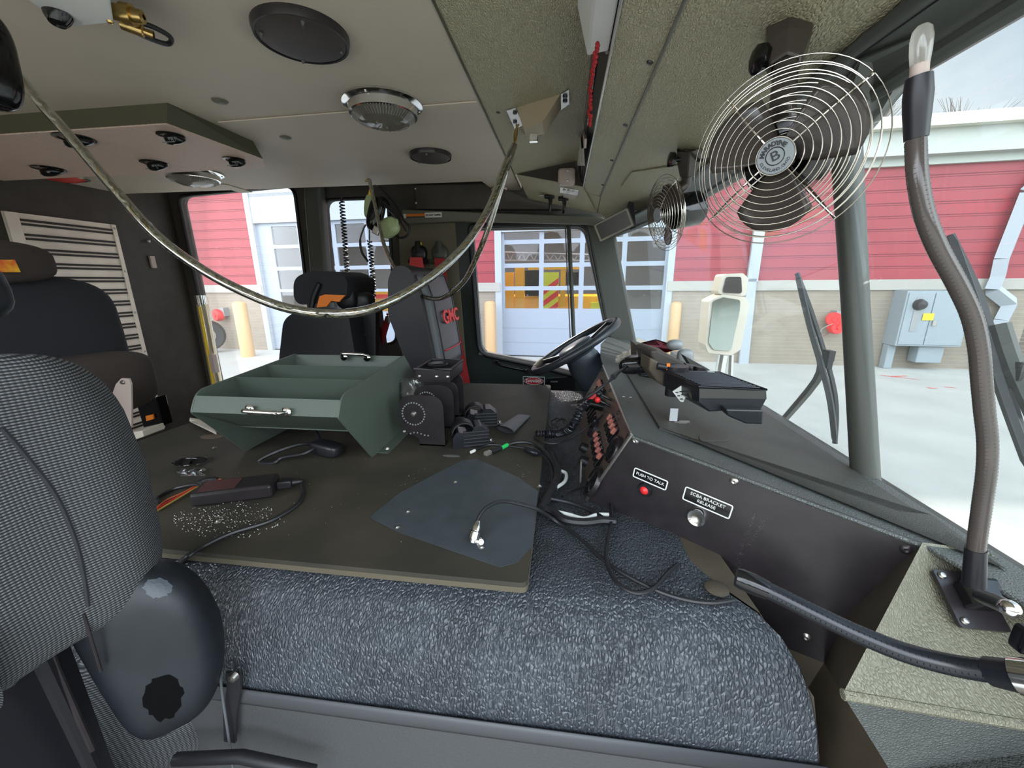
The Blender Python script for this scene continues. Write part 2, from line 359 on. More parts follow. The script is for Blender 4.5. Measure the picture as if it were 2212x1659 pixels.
hp = [P(1073, 782, 'y', YD - .02), P(1076, 784, 'y', YD - .06), P(1085, 789, 'y', YD - .075), P(1130, 799, 'y', YD - .075), P(1137, 800, 'y', YD - .06), P(1138, 800, 'y', YD - .02)]
dh = one('door_handle', lambda m: m.tube(spline(hp, 5), .010, 10), M['gloss'], d1)
one('handle_foot', lambda m: [m.lathe([(0, 0), (.022, 0), (.02, .012), (0, .014)], P(*q, 'y', YD - .012), (0, -1, 0), 20) for q in ((1072, 780), (1139, 801))], M['blackm'], dh)
pk = [WL(1180, 816), WL(1240, 812), WL(1243, 850), WL(1182, 850)]
one('door_pocket', lambda m: (plate(m, (FW[0] + FW[3] * .03, *FW[1:]), rpoly(pk, .015), (), .02), plate(m, (FW[0] + FW[3] * .045, *FW[1:]), rpoly([WL(1187, 822), WL(1207, 822), WL(1209, 846), WL(1188, 846)], .01), (), .02)), M['gloss'], d1, bevel=.003)
# header rail above the driver door
hr = thing('trim_1', 'x', 'x', (0, YD, .3)); hr['kind'] = 'structure'; del hr['label']; del hr['category']
one('rail', lambda m: m.prism([P(868, 452, 'y', YD - .07), P(1300, 468, 'y', YD - .07), P(1345, 500, 'y', YD - .07), P(1262, 484, 'y', YD - .07), P(990, 478, 'y', YD - .07), P(868, 484, 'y', YD - .07)], (0, .07, 0)), M['greyolive'], hr, bevel=.006)
one('padded_panel', lambda m: m.prism([P(893, 398, 'y', YD - .06), P(1062, 394, 'y', YD - .06), P(1142, 429, 'y', YD - .06), P(1215, 452, 'y', YD - .06), P(898, 452, 'y', YD - .06)], (0, .06, 0)), M['wall'], hr, bevel=.008)
one('screw', lambda m: [m.lathe([(0, 0), (.008, 0), (.006, .005), (0, .006)], P(*q, 'y', YD - .061), (0, -1, 0), 12) for q in ((898, 407), (899, 438))], M['steel'], hr)
# A pillar beside the windscreen and pillar between the side windows
struct(one('trim_2', lambda m: m.prism([P(1264, 480, 'y', YD - .05), P(1330, 500, 'y', YD - .05), P(1376, 740, 'y', YD - .05), P(1376, 800, 'y', YD - .05), P(1332, 800, 'y', YD - .05), P(1303, 680, 'y', YD - .05)], (0, .09, 0)), M['frame'], bevel=.018, seg=3))
struct(one('trim_3', lambda m: m.prism([P(652, 398, 'y', YD - .07), P(690, 398, 'y', YD - .07), P(722, 800, 'y', YD - .07), P(684, 800, 'y', YD - .07)], (0, .07, 0)), M['frame'], bevel=.02, seg=3))
struct(one('trim_4', lambda m: plate(m, (FW[0] + FW[3] * .02, *FW[1:]), [WL(862, 470), WL(984, 470), WL(1012, 835), WL(880, 800)], (), .02), M['wallolive'], bevel=.002))
for i, (wp, nm) in enumerate(((W1, 'rear'), (W2, 'mid'), (W3, 'front'))):
    wn = struct(one('window_%d' % (i + 1), lambda m: plate(m, (FW[0] - FW[3] * .03, *FW[1:]), wp, (), .004), M['glassr'] if i == 0 else M['glasss']))
    if i < 2: gasket('window_seal', wp, .010, M['rubber'], wn, .004)
# back wall, right side, floor, roof
struct(one('wall_back', lambda m: m.bx((-2.56, -.25, -1.25), (-2.5, YD, .66)), M['wall']))
struct(one('wall_right', lambda m: (m.bx((-2.5, -.30, -1.25), (-1.15, -.25, -.72)), m.bx((-2.5, -.30, .50), (.45, -.25, .66)), m.bx((-1.22, -.30, -.72), (-1.15, -.25, .50))), M['wall']))
struct(one('floor', lambda m: m.bx((-2.5, -.25, -1.3), (.75, YD, -1.25)), M['brown']))
ceil = [(-2.5, -.25), (-.25, -.25), (-.25, YD), (-.405, YD), (-.434, 2.19), (-2.5, 2.14)]
struct(one('ceiling', lambda m: m.prism([V(x, y, .5) for x, y in ceil], (0, 0, .035)), M['headliner'], bevel=.004))
struct(one('trim_5', lambda m: m.bx((-2.56, -.30, .66), (.52, YD + .05, .70)), M['wall']))
# ceiling seam strips
def cp(px, py, z=.499): return P(px, py, 'z', z)
struct(one('trim_6', lambda m: (m.prism([cp(470, 262), cp(1030, 217), cp(1036, 233), cp(500, 278)], (0, 0, -.004))), M['headliner'], bevel=.001))
struct(one('trim_7', lambda m: m.prism([cp(455, 395), cp(490, 398), cp(545, 414), cp(520, 416)], (0, 0, -.003)), M['headliner']))
for i, (a, b) in enumerate(((475, 218), (617, 297))):
    q = cp(a, b); tag(one('ceiling_button', lambda m: m.lathe([(0, -.001), (.02, 0), (.017, .003), (.006, .006), (0, .006)], q, (0, 0, -1), 20), M['greyolive']),
        ('small recessed fastener in the headliner, above the corner of the vent box' if i == 0 else 'small recessed fastener in the headliner, below the seam strip and right of the vent box'), 'fastener')
# overhead console: sloping plane z = .43 - .28 x in front, recessed panel at ceiling height
ON = (.28, 0, 1)
def OV(px, py, off=0): return PP(px, py, (0, 0, .43 - off), ON)
def ov(x, y, off=0): return V(x, y, .43 - .28 * x - off)
oc = thing('overhead_console', 'long olive textured overhead console running across the cab ceiling', 'overhead console', (0, 1, .5))
T0, T1, T2 = V(-.235, 2.06, .4955), V(.035, 1.90, .5), OV(1260, 403)
one('recessed_panel', lambda m: m.prism([V(-.25, -.25, .499), V(.05, -.25, .499), V(.05, 1.90, .499), V(.035, 1.90, .499), V(-.25, 2.08, .499)], (0, 0, .02)), M['vinyl_olive'], oc)
one('end_panel', lambda m: m.prism([T0, T1 + V(0, 0, .0), T2], (0, .012, 0)), M['wall'], oc)
one('front_panel', lambda m: m.prism([ov(.078, -.25), ov(.1605, -.25), ov(.1605, 2.05), ov(.078, 2.05)], (0, 0, .015)), M['vinyl_olive'], oc)
YF = YD - .09; Fa, Fb, Fc = P(1142, 429, 'y', YF), P(1290, 459, 'y', YF), P(1338, 486, 'y', YF)
fpm = MB().add([T0, T2, ov(.078, 2.05), ov(.1605, 2.05), Fb, Fa], [(0, 1, 5), (1, 4, 5), (1, 2, 4), (2, 3, 4)]); fpm.build('switch_panel', M['vinyl_olive'], oc, solid=.003)
fsf = Surf(fpm, .0)
one('inner_face', lambda m: m.prism([V(.062, -.25, .5), V(.075, -.25, .409), V(.075, 2.05, .409), V(.05, 2.0, .5)], (.01, 0, 0)), M['black'], oc)
one('edge_strip', lambda m: (m.tube([ov(.075, -.25, .001), ov(.0765, 2.05, .001)], .0032, 8)), M['steel'], oc, )
one('dark_strip', lambda m: m.tube([V(.055, .3, .478), V(.062, 1.95, .44)], .0025, 8), M['gloss'], oc)
struct(one('trim_8', lambda m: m.prism([ov(.1625, -.25), ov(.49, -.25), ov(.49, 1.7), ov(.40, 2.05), ov(.1625, 2.05)], (0, 0, .02)), M['vinyl_olive']))
struct(one('trim_17', lambda m: m.add([ov(.1625, 2.05), ov(.40, 2.05), Fc + V(.06, 0, .0), Fc, Fb], [(0, 1, 2, 3, 4)]), M['vinyl_olive'], solid=.003))
struct(one('trim_9', lambda m: m.tube([ov(.1615, -.25, .0), ov(.1615, 2.05, .0), Fb], .0035, 8), M['greyolive']))
struct(one('trim_10', lambda m: m.tube([V(-.249, -.25, .4985), V(-.249, YD, .4985)], .0028, 8), M['olive_edge']))
SC = [(1197, 398 - 8), (1404, 134), (1351, 270), (1322, 346), (1302, 399), (1290, 432), (1135, 394), (1076, 242), (1521, 370), (1388, 360), (1368, 397), (1415, 378)]
for i, (a, b) in enumerate(SC[1:8]):
    p = OV(a, b, .0) if a > 1100 else cp(a, b)
    one('screw', lambda m: m.lathe([(0, 0), (.0065, 0), (.005, .003), (0, .0035)], p, (-.28, 0, -1), 14), M['blackm'], oc)
# ---- windscreen (wraps round the driver's corner), posts, header
def wsb(y):
    t = max(0, (y - 1.6) / (YD - 1.6)); return V(.61 - .21 * t ** 1.8, y, -.385 + .02 * t)
def wst(y):
    t = max(0, (y - 1.5) / (YD - 1.5)); return V(.475 - .195 * t ** 1.7, y, .297 - .035 * t ** 1.6)
def wsf(u, v): y = -.25 + (YD + .25) * v; return wsb(y).lerp(wst(y), u)
struct(one('window_4', lambda m: m.grid(lambda u, v: wsf(u * 1.02 - .01, v), 6, 40), M['glassw'], solid=.004))
struct(one('trim_11', lambda m: m.tube([wst(-.25 + (YD + .25) * k / 40) + V(.012, 0, .004) for k in range(41)], .026, 8), M['frame']))
pb0, pt0 = PP(1874, 1035, (.15, .8, -.31), (.16, 0, 1)), wst(.86)
pbase = wsb(.78) ; pbase = V(.605, pb0.y / pb0.x * .605, -.40); ptop = P(1822, 215, 'z', .31)
struct(one('trim_12', lambda m: m.tube([pbase, pbase.lerp(ptop, .5), ptop], [.0235, .0215, .0235], 14), M['frame'], bevel=0))
# header gusset where post and header meet, and the lower sill
struct(one('trim_13', lambda m: m.prism([OV(1790, 225, .01), OV(1850, 130, .01), OV(1980, 78, .01), ptop + V(.03, -.12, .0), ptop + V(.02, -.03, -.075), ptop + V(0, .02, -.10), ptop + V(0, .1, 0)], (.02, 0, .012)), M['frame'], bevel=.006))
struct(one('trim_14', lambda m: m.tube([OV(1853, 120, .002), OV(2080, -40, .002)], .004, 6), M['rubber']))
hd = [wst(y) for y in (-.25, 0, .6, 1.2, 1.6)]
struct(one('trim_15', lambda m: m.grid(lambda u, v: wst(-.25 + 2.5 * v) + V(-.085 + .09 * u, 0, .021 - .030 * u * u), 4, 20), M['frame'], solid=.006))
struct(one('trim_16', lambda m: m.grid(lambda u, v: (lambda q: q + V(-.01 + .03 * u, 0, -.03 * u))(wsb(-.25 + (YD + .25) * v)), 2, 40), M['rubber'], solid=.01))
# front bulkhead under the windscreen
struct(one('wall_front', lambda m: m.bx((.64, -.25, -1.25), (.68, YD, -.41)), M['wall']))
# ================================================================== OUTSIDE
GZ = -2.2
BD = V(1, -.062, 0).normalized(); BN = V(BD.y, -BD.x, 0)      # along the wall; outward normal, towards the truck
B0 = V(0, 11.55, GZ); FB = fr(B0, BD, (0, 0, 1))                 # n points to -y
if FB[3].y > 0: raise RuntimeError
def PBp(px, py, off=0): return PP(px, py, B0 + FB[3] * off, FB[3])
def B2(px, py, off=0): return to2(FB, PBp(px, py, off))
M.update(siding=mat('red_siding', (.285, .030, .042), .5, var=.05, vscale=2), brick=mat('tan_brick', (.27, .225, .175), .85, bump=('noise', 40, .3), var=.06, vscale=4),
    stone=mat('pale_stone', (.36, .34, .30), .8, bump=('noise', 60, .2)), gwhite=mat('garage_door_paint', (.28, .315, .37), .45), trimw=mat('white_trim', (.36, .39, .42), .5),
    concrete=mat('concrete', (.40, .395, .36), .85, bump=('noise', 30, .3), var=.07, vscale=1.2), peach=mat('peach_bollard_sleeve', (.50, .32, .155), .45),
    cab=mat('grey_enamel', (.26, .30, .32), .4), fascia=mat('pale_fascia', (.42, .44, .40), .6), gutter=mat('roof_edge', (.62, .61, .50), .5),
    pane=glass('door_pane', .01, (.80, .82, .84), .10), line=mat('groove', (.12, .012, .02), .7), mortar=mat('mortar_line', (.34, .30, .25), .9),
    truck=mat('engine_yellow', (.85, .42, .01), .35), chev=mat('chevron_lime', (.75, .75, .03), .4), bayw=mat('bay_wall', (.14, .14, .14), .8), road=mat('red_mark', (.62, .09, .07), .8))
struct(one('floor', lambda m: m.add([V(-60, -40, GZ), V(60, -40, GZ), V(60, 40, GZ), V(-60, 40, GZ)], [(0, 1, 2, 3)]), M['concrete'])).name = 'ground'
fs = thing('fire_station', 'long station building with red siding over tan brick and white bay doors', 'building', (0, 11.55, GZ))
ledge0, ledge1 = 2.32 + .0, 0
LZ = B2(1500, 607)[1]; LZ0 = B2(1500, 628)[1]; TOPZ = 4.05
TOPZ = B2(1950, 348)[1]
dA = (B2(560, 600)[0], B2(560, 600)[0] + 4.3); dBx0, dBx1 = B2(1083, 650)[0], B2(1437, 650)[0]
dA = (B2(565, 605)[0], B2(948, 640)[0])
dtop = B2(1200, 472)[1] + .25
dTopA = B2(600, 428)[1]
xl, xr = -30, B2(2190, 560)[0] + .9
ztopA = B2(620, 487)[1] + .1
def seg(m, x0, x1, z0, z1, th=.3, off=0): plate(m, (FB[0] + FB[3] * off, *FB[1:]), [(x0, z0), (x1, z0), (x1, z1), (x0, z1)], (), th)
def walls(z0, z1):
    def f(m):
        for a, b in ((xl, dA[0] - .02), (dA[1] + .02, dBx0 - .02), (dBx1 + .02, xr)):
            seg(m, a, b, z0, z1)
    return f
def sidingf(m):
    seg(m, xl, dA[0] - .02, LZ, TOPZ + 1.3)
    for a, b in ((dA[1] + .02, dBx0 - .02), (dBx1 + .02, xr)): seg(m, a, b, LZ, TOPZ)
one('siding', sidingf, M['siding'], fs)
one('siding_above_doors', lambda m: (seg(m, dBx0 - .02, dBx1 + .02, 3.95, TOPZ)), M['siding'], fs)
one('white_panel', lambda m: (seg(m, dA[0] - .02, dA[1] + .02, ztopA, TOPZ + 1.3), seg(m, dBx0 - .02, dBx1 + .02, 3.55, 3.95)), M['trimw'], fs)
one('brick_base', walls(0, LZ0), M['brick'], fs)
def ledgef(m):
    for a, b in ((xl, dA[0] - .02), (dA[1] + .02, dBx0 - .02), (dBx1 + .02, xr)): seg(m, a, b, LZ0, LZ, .3, .05)
one('stone_ledge', ledgef, M['stone'], fs)
def grooves(m):
    z = LZ + .30
    while z < TOPZ + 1.3:
        for a, b in ((xl, dA[0] - .02), (dA[1] + .02, dBx0 - .02), (dBx1 + .02, xr)):
            if z > TOPZ - .1 and a > xl: continue
            seg(m, a, b, z, z + .012, .02, .006); seg(m, a, b, z - .045, z - .037, .02, .004)
        z += .285
one('siding_groove', grooves, M['line'], fs)
def mort(m):
    z = .09
    while z < LZ0 - .02:
        for a, b in ((xl / 2, dA[0] - .05), (dA[1] + .02, dBx0 - .05), (dBx1 + .05, xr)): seg(m, a, b, z, z + .009, .02, .003)
        z += .10
one('mortar_joint', mort, M['mortar'], fs)
one('roof_fascia', lambda m: (seg(m, dA[1], xr + .3, TOPZ - .12, TOPZ + .05, .3, .10), seg(m, dA[1], xr + .3, TOPZ + .05, TOPZ + .55, .3, .3)), M['fascia'], fs)
one('roof_edge', lambda m: (seg(m, dA[1], xr + .4, TOPZ + .55, TOPZ + .78, 1.2, .5)), M['gutter'], fs)
one('roof', lambda m: m.add([at(FB, xl, TOPZ + .78, .5), at(FB, xr + .4, TOPZ + .78, .5), at(FB, xr + .4, TOPZ + 1.0, -12), at(FB, xl, TOPZ + 1.0, -12)], [(0, 1, 2, 3)]), M['fascia'], fs)
one('end_wall', lambda m: (m.prism([at(FB, xr, 0, 0), at(FB, xr, 0, -12), at(FB, xr, TOPZ + .6, -12), at(FB, xr, TOPZ + .6, 0)], BD * -.3)), M['brick'], fs)
one('bay_interior', lambda m: (seg(m, -32, dBx1 + 1, 0, TOPZ, .1, -7), seg(m, -32, dBx1 + 1, TOPZ, TOPZ + .1, 7, 0), m.prism([at(FB, dBx1 + 1, 0, -.3), at(FB, dBx1 + 1, 0, -7), at(FB, dBx1 + 1, TOPZ, -7), at(FB, dBx1 + 1, TOPZ, -.3)], BD * .1)), M['bayw'], fs)
for k in range(3):
    bl = bpy.data.lights.new('bay_lamp', 'AREA'); bl.energy = 380; bl.size = 2.5; bo = bpy.data.objects.new('bay_lamp', bl); S.collection.objects.link(bo); bo.location = at(FB, -9 + k * 5.5, 4.6, -1.4)
def gdoor(x0, x1, cols, zrows, top, ftop):
    fr_ = one('bay_door', lambda m: (plate(m, (FB[0] - FB[3] * .10, *FB[1:]), [(x0, 0), (x1, 0), (x1, top), (x0, top)],
        [rrect(a, z0, b, z1, .02, 2) for z0, z1 in zrows for a, b in cols], .06)), M['gwhite'], fs)
    one('door_frame', lambda m: (seg(m, x0 - .19, x0, 0, ftop, .3, .03), seg(m, x1, x1 + .17, 0, ftop, .3, .03)), M['trimw'], fr_)
    one('door_pane', lambda m: seg(m, x0 + .02, x1 - .02, zrows[0][0], zrows[-1][1], .01, -.13), M['pane'], fr_)
    one('panel_seam', lambda m: [seg(m, x0, x1, z, z + .012, .01, -.095) for z in (.42, .85)], M['cab'], fr_)
    one('bottom_seal', lambda m: seg(m, x0, x1, 0, .03, .05, -.08), M['rubber'], fr_)
zr = [B2(1125, y)[1] for y in (667, 626, 617.5, 575, 565, 523, 514, 482)]
zr = [zr[0] + (zr[7] - zr[0]) * t for t in (0, .223, .272, .495, .545, .768, .818, 1.0)]
rowsB = [(zr[0], zr[1]), (zr[2], zr[3]), (zr[4], zr[5]), (zr[6], zr[7] + .12)]
dw = dBx1 - dBx0; cw = dw / 4.03
gdoor(dBx0 + .02, dBx1 - .02, [(dBx0 + .09 + i * cw, dBx0 + .09 + i * cw + cw - .13) for i in range(4)], rowsB, 3.9, 3.95)
wA = dA[1] - dA[0]; cA = wA / 4.5
def colA(i): return (dA[0] + .32 + i * 1.36, dA[0] + .32 + i * 1.36 + 1.24)
rowsA = [(B2(625, a)[1], B2(625, b)[1]) for a, b in ((672, 631), (625, 584), (576, 536), (528, 487))]
xA = [(B2(a, 560)[0], B2(b, 560)[0]) for a, b in ((590, 645), (652, 718), (727, 790), (796, 868))]
gdoor(dA[0] + .02, dA[1] - .02, xA + [(xA[3][1] + .12, dA[1] - .2)], rowsA, ztopA + .15, TOPZ + 1.2)
for lab, (a, b), zz in (('white downspout on the red and tan wall behind the chrome mirror', (1645, 600), 0),):
    t = thing('downspout', lab, 'downspout', PBp(1645, 785, .1))
    one('pipe', lambda m: (plate(m, (FB[0] + FB[3] * .14, *FB[1:]), [B2(1592, 788), B2(1612, 788), B2(1631, 600), B2(1611, 600)], (), .1), plate(m, (FB[0] + FB[3] * .14, *FB[1:]), [(B2(1618, 560)[0] - .02, B2(1618, 610)[1]), (B2(1618, 560)[0] + .24, B2(1618, 610)[1]), (B2(1618, 560)[0] + .24, TOPZ), (B2(1618, 560)[0] - .02, TOPZ)], (), .1)), M['trimw'], t, bevel=.02)
t = thing('downspout', 'white zigzag downspout at the right end of the station wall', 'downspout', PBp(2130, 790, .1))
zz = [B2(x, y) for x, y in ((2205, 420), (2150, 560), (2142, 598), (2130, 625), (2168, 655), (2150, 690), (2140, 715))]
one('pipe', lambda m: [m.tube([at(FB, zz[i][0], zz[i][1], .15), at(FB, zz[i + 1][0], zz[i + 1][1], .15)], .16, 4) for i in range(6)] + [m.tube([at(FB, zz[6][0], zz[6][1], .15), at(FB, zz[6][0], .03, .15)], .13, 4), m.tube([at(FB, zz[0][0], zz[0][1], .15), at(FB, zz[0][0] + .5, TOPZ, .3)], .16, 4)], M['trimw'], t)
def bollard(px, y0, y1, lab, r=.135, off=.55):
    b = PP(px, y1, (0, 0, GZ), (0, 0, 1)) if False else P(px, y1, 'z', GZ); h = P(px, y0, 'y', b.y).z - GZ
    k = abs(P(px + 12, y1, 'y', b.y).x - b.x)
    tag(one('bollard', lambda m: m.lathe([(0, 0), (k, 0), (k, h - .08), (k * .85, h - .03), (k * .5, h), (0, h + .005)], b, (0, 0, 1), 20), M['peach']), lab, 'bollard', 'peach bollards along the station wall')
bollard(1061, 650, 776, 'peach bollard seen through the driver door window, left of the bay door')
bollard(1449, 652, 780, 'peach bollard seen through the windscreen, right of the bay door')
bollard(537, 651, 770, 'peach bollard seen through the rear side window')
# meter cabinet
mc = [B2(1890, 627), B2(2060, 627), B2(2030, 743), B2(1877, 740)]
mx0, mx1, mz0, mz1 = B2(1905, 740)[0], B2(2040, 743)[0], B2(1950, 742)[1], B2(1950, 627)[1]
t = thing('meter_cabinet', 'grey wall-mounted electric meter cabinet on the tan brick wall', 'cabinet', PBp(1950, 742, 0))
FC = (FB[0] + FB[3] * .45, *FB[1:])
one('cabinet_body', lambda m: plate(m, FC, [(mx0, mz0), (mx1, mz0), (mx1, mz1), (mx0, mz1)], (), .45), M['cab'], t, bevel=.01)
FC2 = (FB[0] + FB[3] * .47, *FB[1:]); mid = mx0 + (mx1 - mx0) * .42
for a, b in ((mx0 + .04, mid - .01), (mid + .01, mx1 - .04)):
    one('cabinet_door', lambda m: plate(m, FC2, [(a, mz0 + .04), (b, mz0 + .04), (b, mz1 - .04), (a, mz1 - .04)], (), .02), M['cab'], t, bevel=.008)
one('meter', lambda m: m.lathe([(0, .12), (.10, .11), (.13, .02), (.14, 0)], at(FC2, mx0 + (mid - mx0) * .5, mz1 - .32), FB[3], 24), M['blackm'], t)
one('meter_plate', lambda m: plate(m, (FC2[0] + FB[3] * .01, *FB[1:]), rrect(mx0 + .2, mz1 - .95, mid - .22, mz1 - .14, .03), (), .01), M['greymetal'], t)
one('yellow_label', lambda m: plate(m, (FC2[0] + FB[3] * .02, *FB[1:]), rrect(mx0 + .40, mz1 - .68, mx0 + .62, mz1 - .52, .01), (), .005), M['yellow'], t)
one('latch', lambda m: plate(m, (FC2[0] + FB[3] * .03, *FB[1:]), rrect(mid + .06, mz0 + .50, mid + .13, mz0 + .62, .01), (), .03), M['steel'], t)
one('conduit', lambda m: (plate(m, (FB[0] + FB[3] * .25, *FB[1:]), [(mx0 - .0, 0), (mx0 + .17, 0), (mx0 + .17, mz0), (mx0, mz0)], (), .2), plate(m, (FB[0] + FB[3] * .35, *FB[1:]), [(mid + .02, mz0 - .42), (mid + .55, mz0 - .42), (mid + .55, mz0), (mid + .02, mz0)], (), .3)), M['cab'], t, bevel=.02)
# hose connections
def hose_conn(px, py, r, lab, two):
    c = PBp(px, py, .3); t = thing('hose_connection', lab, 'hose connection', PBp(px, py, 0))
    one('wall_plate', lambda m: m.box(c - FB[3] * .2 + BD * r * .8 + V(0, 0, r * .5), (r * .9, .25, r * 1.4)), M['greymetal'], t)
    for k in range(2 if two else 1):
        one('red_cap', lambda m: m.lathe([(0, .06), (r * .3, .06), (r * .35, .03), (r * .9, .03), (r, 0), (r, -.14), (r * .8, -.2)], c + V(.12 * k, 0, -.2 * k), (FB[3] + V(-.35 + .5 * k, 0, 0)), 24), M['brightred'], t)
    one('chain', lambda m: m.tube(spline([c + V(-.05, -.05, -.1), c + V(-.25, 0, -.25), c + V(-.2, 0, -.42), c + V(0, .1, -.35)], 5), .012, 5), M['steel'], t)
hose_conn(466, 681, .20, 'red capped hose connection on the brick wall left of a bollard', 0)
hose_conn(1802, 690, .17, 'red capped hose connection on the brick wall between wiper and windscreen post', 1)
tag(one('tyre', lambda m: (m.lathe([(.25, -.12), (.46, -.14), (.5, -.06), (.5, .06), (.46, .14), (.25, .12)], PBp(448, 724, .75), (.55, -.8, 0), 32)), M['rubber']), 'black tyre seen through the rear side window below the red hose cap', 'tyre')
# yellow fire engine inside the bay
t = thing('fire_engine', 'yellow fire engine with red and lime chevrons parked inside the bay behind the door panes', 'fire engine', PBp(1180, 740, -1.6))
def bay(px, py, o=-1.2): return B2(px, py, o)
FT = (FB[0] - FB[3] * 1.2, *FB[1:])
def bq(m, x0, y0, x1, y1, off=0, th=.1):
    a, b = B2(x0, y1, -1.2 + off), B2(x1, y0, -1.2 + off); plate(m, (FT[0] + FB[3] * off, *FB[1:]), [(a[0], a[1]), (b[0], a[1]), (b[0], b[1]), (a[0], b[1])], (), th)
one('body', lambda m: (bq(m, 1090, 640, 1330, 800, -.3, 2.5), bq(m, 1089, 588, 1109, 664, .0), bq(m, 1113, 574, 1132, 700, .05), bq(m, 1140, 574, 1260, 583, .05), bq(m, 1209, 578, 1222, 680, .03), bq(m, 1250, 578, 1258, 640, .03)), M['truck'], t)
one('cab_glass', lambda m: (bq(m, 1134, 584, 1170, 640, -.2), bq(m, 1222, 588, 1250, 615, -.1)), M['gloss'], t)
one('chevron_panel', lambda m: bq(m, 1172, 588, 1207, 700, .06), M['chev'], t)
def chev(m):
    a, b = B2(1172, 700, -1.14), B2(1207, 588, -1.14); wd = b[0] - a[0]
    for k in range(7):
        z = a[1] + (k - .5) * .36
        pts = [(a[0], z), (b[0], z + .35), (b[0], z + .53), (a[0], z + .18)]
        if z > a[1] and z + .53 < b[1]: plate(m, (FT[0] + FB[3] * .065, *FB[1:]), pts, (), .004)
one('red_chevron', chev, M['brightred'], t)
one('chevron_panel', lambda m: bq(m, 1275, 653, 1305, 690, .1), M['chev'], t)
def lad(m):
    p = [B2(1086, 563, -.9), B2(1330, 563, -.9)]; q = [B2(1086, 545, -.9), B2(1330, 552, -.9)]
    f = (FB[0] - FB[3] * .9, *FB[1:]); m.tube([at(f, *p[0]), at(f, *p[1])], .03, 6); m.tube([at(f, *q[0]), at(f, *q[1])], .03, 6)
    for k in range(14):
        t_ = k / 14; a = V(*p[0]).lerp(V(*p[1]), t_); b = V(*q[0]).lerp(V(*q[1]), t_ + .035); c = V(*p[0]).lerp(V(*p[1]), t_ + .07)
        m.tube([at(f, *a), at(f, *b)], .02, 5); m.tube([at(f, *b), at(f, *c)], .02, 5)
one('ladder', lad, M['stone'], t)
t = thing('rescue_truck', 'yellow and red truck inside the bay seen beside the rear crew seat', 'fire engine', PBp(840, 740, -1.6))
one('body', lambda m: (bq(m, 800, 628, 880, 700, 0, 2.0)), M['truck'], t); one('stripe', lambda m: bq(m, 800, 636, 880, 645, .02, .02), M['brightred'], t)
# red paint marks and tree line
def marks(m):
    for a, b in (((1905, 811), (1985, 820)), ((1925, 814), (1960, 812)), ((2005, 838), (2025, 839)), ((2042, 836), (2065, 838))):
        p, q = P(*a, 'z', GZ + .003), P(*b, 'z', GZ + .003); s = V(0, .06, 0); m.add([p - s * .3, q - s * .3, q + s * .3, p + s], [(0, 1, 2, 3)])
tag(one('paint_mark', marks, M['road']), 'faint red spray paint marks on the concrete below the meter cabinet', 'paint mark')
leafm = mat('bare_branches', (.16, .13, .10), .9)
def tree(px, top, lab, seed):
    rr = random.Random(seed); b = at(FB, B2(px, 300)[0] * 2.0, 0, -14); hh = P(px, top, 'y', b.y).z - GZ; x0 = P(px, top, 'y', b.y).x; b = V(x0, b.y, GZ)
    t = thing('tree', lab, 'tree', b, 'bare trees behind the station roof'); 
    one('trunk', lambda m: m.tube([b, b + V(0, 0, hh * .7)], [.2, .1], 8), leafm, t)
    def br(m):
        for k in range(60):
            z = hh * (.45 + .4 * rr.random()); a = rr.random() * 6.28; l = 1.0 + rr.random() * 1.5; p = b + V(0, 0, z); q = p + V(math.cos(a) * l, math.sin(a) * l * .4, l * .9)
            q.z = min(q.z, b.z + hh); m.tube([p, (p + q) / 2 + V(0, 0, .1), q], [.03, .02, .008], 4)
            for j in range(4): r_ = q + V(rr.uniform(-.6, .6), 0, rr.uniform(-.1, .4)); r_.z = min(r_.z, b.z + hh); m.tube([(p + q) / 2, r_], [.012, .005], 3)
    one('branches', br, leafm, t)
tree(1900, 205, 'bare tree above the station roof, left of the gooseneck lamp', 1); tree(2090, 222, 'bare tree above the station roof, right of the gooseneck lamp', 2)
# treeline across the yard behind the photographer: it is what the bay door panes mirror
tl = thing('hedge', 'x', 'x', (0, -32, GZ)); tl['label'] = 'dark tree belt across the yard, seen only mirrored in the bay door panes'; tl['category'] = 'hedge'; tl['kind'] = 'stuff'
def belt(m):
    rr = random.Random(5)
    for k in range(40): x = -40 + k * 2.2; h = 5 + rr.random() * 3.5; m.sq(V(x, -32 + rr.random() * 2, GZ + h / 2), Matrix.Identity(3), (1.9, 1.5, h / 2), .8, .8, 10, 8)
bpy.data.objects.remove(tl); tag(one('hedge', belt, mat('dark_foliage', (.06, .065, .035), .9, bump=('noise', 2, 1))), 'dark tree belt across the yard, mirrored in the bay door panes', 'hedge')['kind'] = 'stuff'
# ---- outside the windscreen: mirror and wipers
t = thing('wing_mirror', 'cream and chrome truck mirror on an arm outside the driver side windscreen', 'mirror', P(1560, 800, 'y', 2.5))
YM = 2.5
def mirror_head(m, poly, th, f): plate(m, f, poly, (), th)
FM = fr((0, YM, 0), (1, 0, 0), (0, 0, 1)); FM = (V(0, YM, 0), V(1, 0, 0), V(0, 0, 1), V(0, -1, 0))
def M2(px, py): p = P(px, py, 'y', YM); return (p.x, p.z)
big = rpoly([M2(1524, 745), M2(1532, 650), M2(1560, 636), M2(1612, 642), M2(1618, 660), M2(1600, 755), M2(1580, 768), M2(1530, 762)], .02)
sm = rpoly([M2(1550, 634), M2(1562, 592), M2(1605, 590), M2(1616, 600), M2(1612, 640)], .02)
one('housing', lambda m: (plate(m, FM, big, (), .14), plate(m, FM, sm, (), .12)), M['cream'], t, bevel=.012)
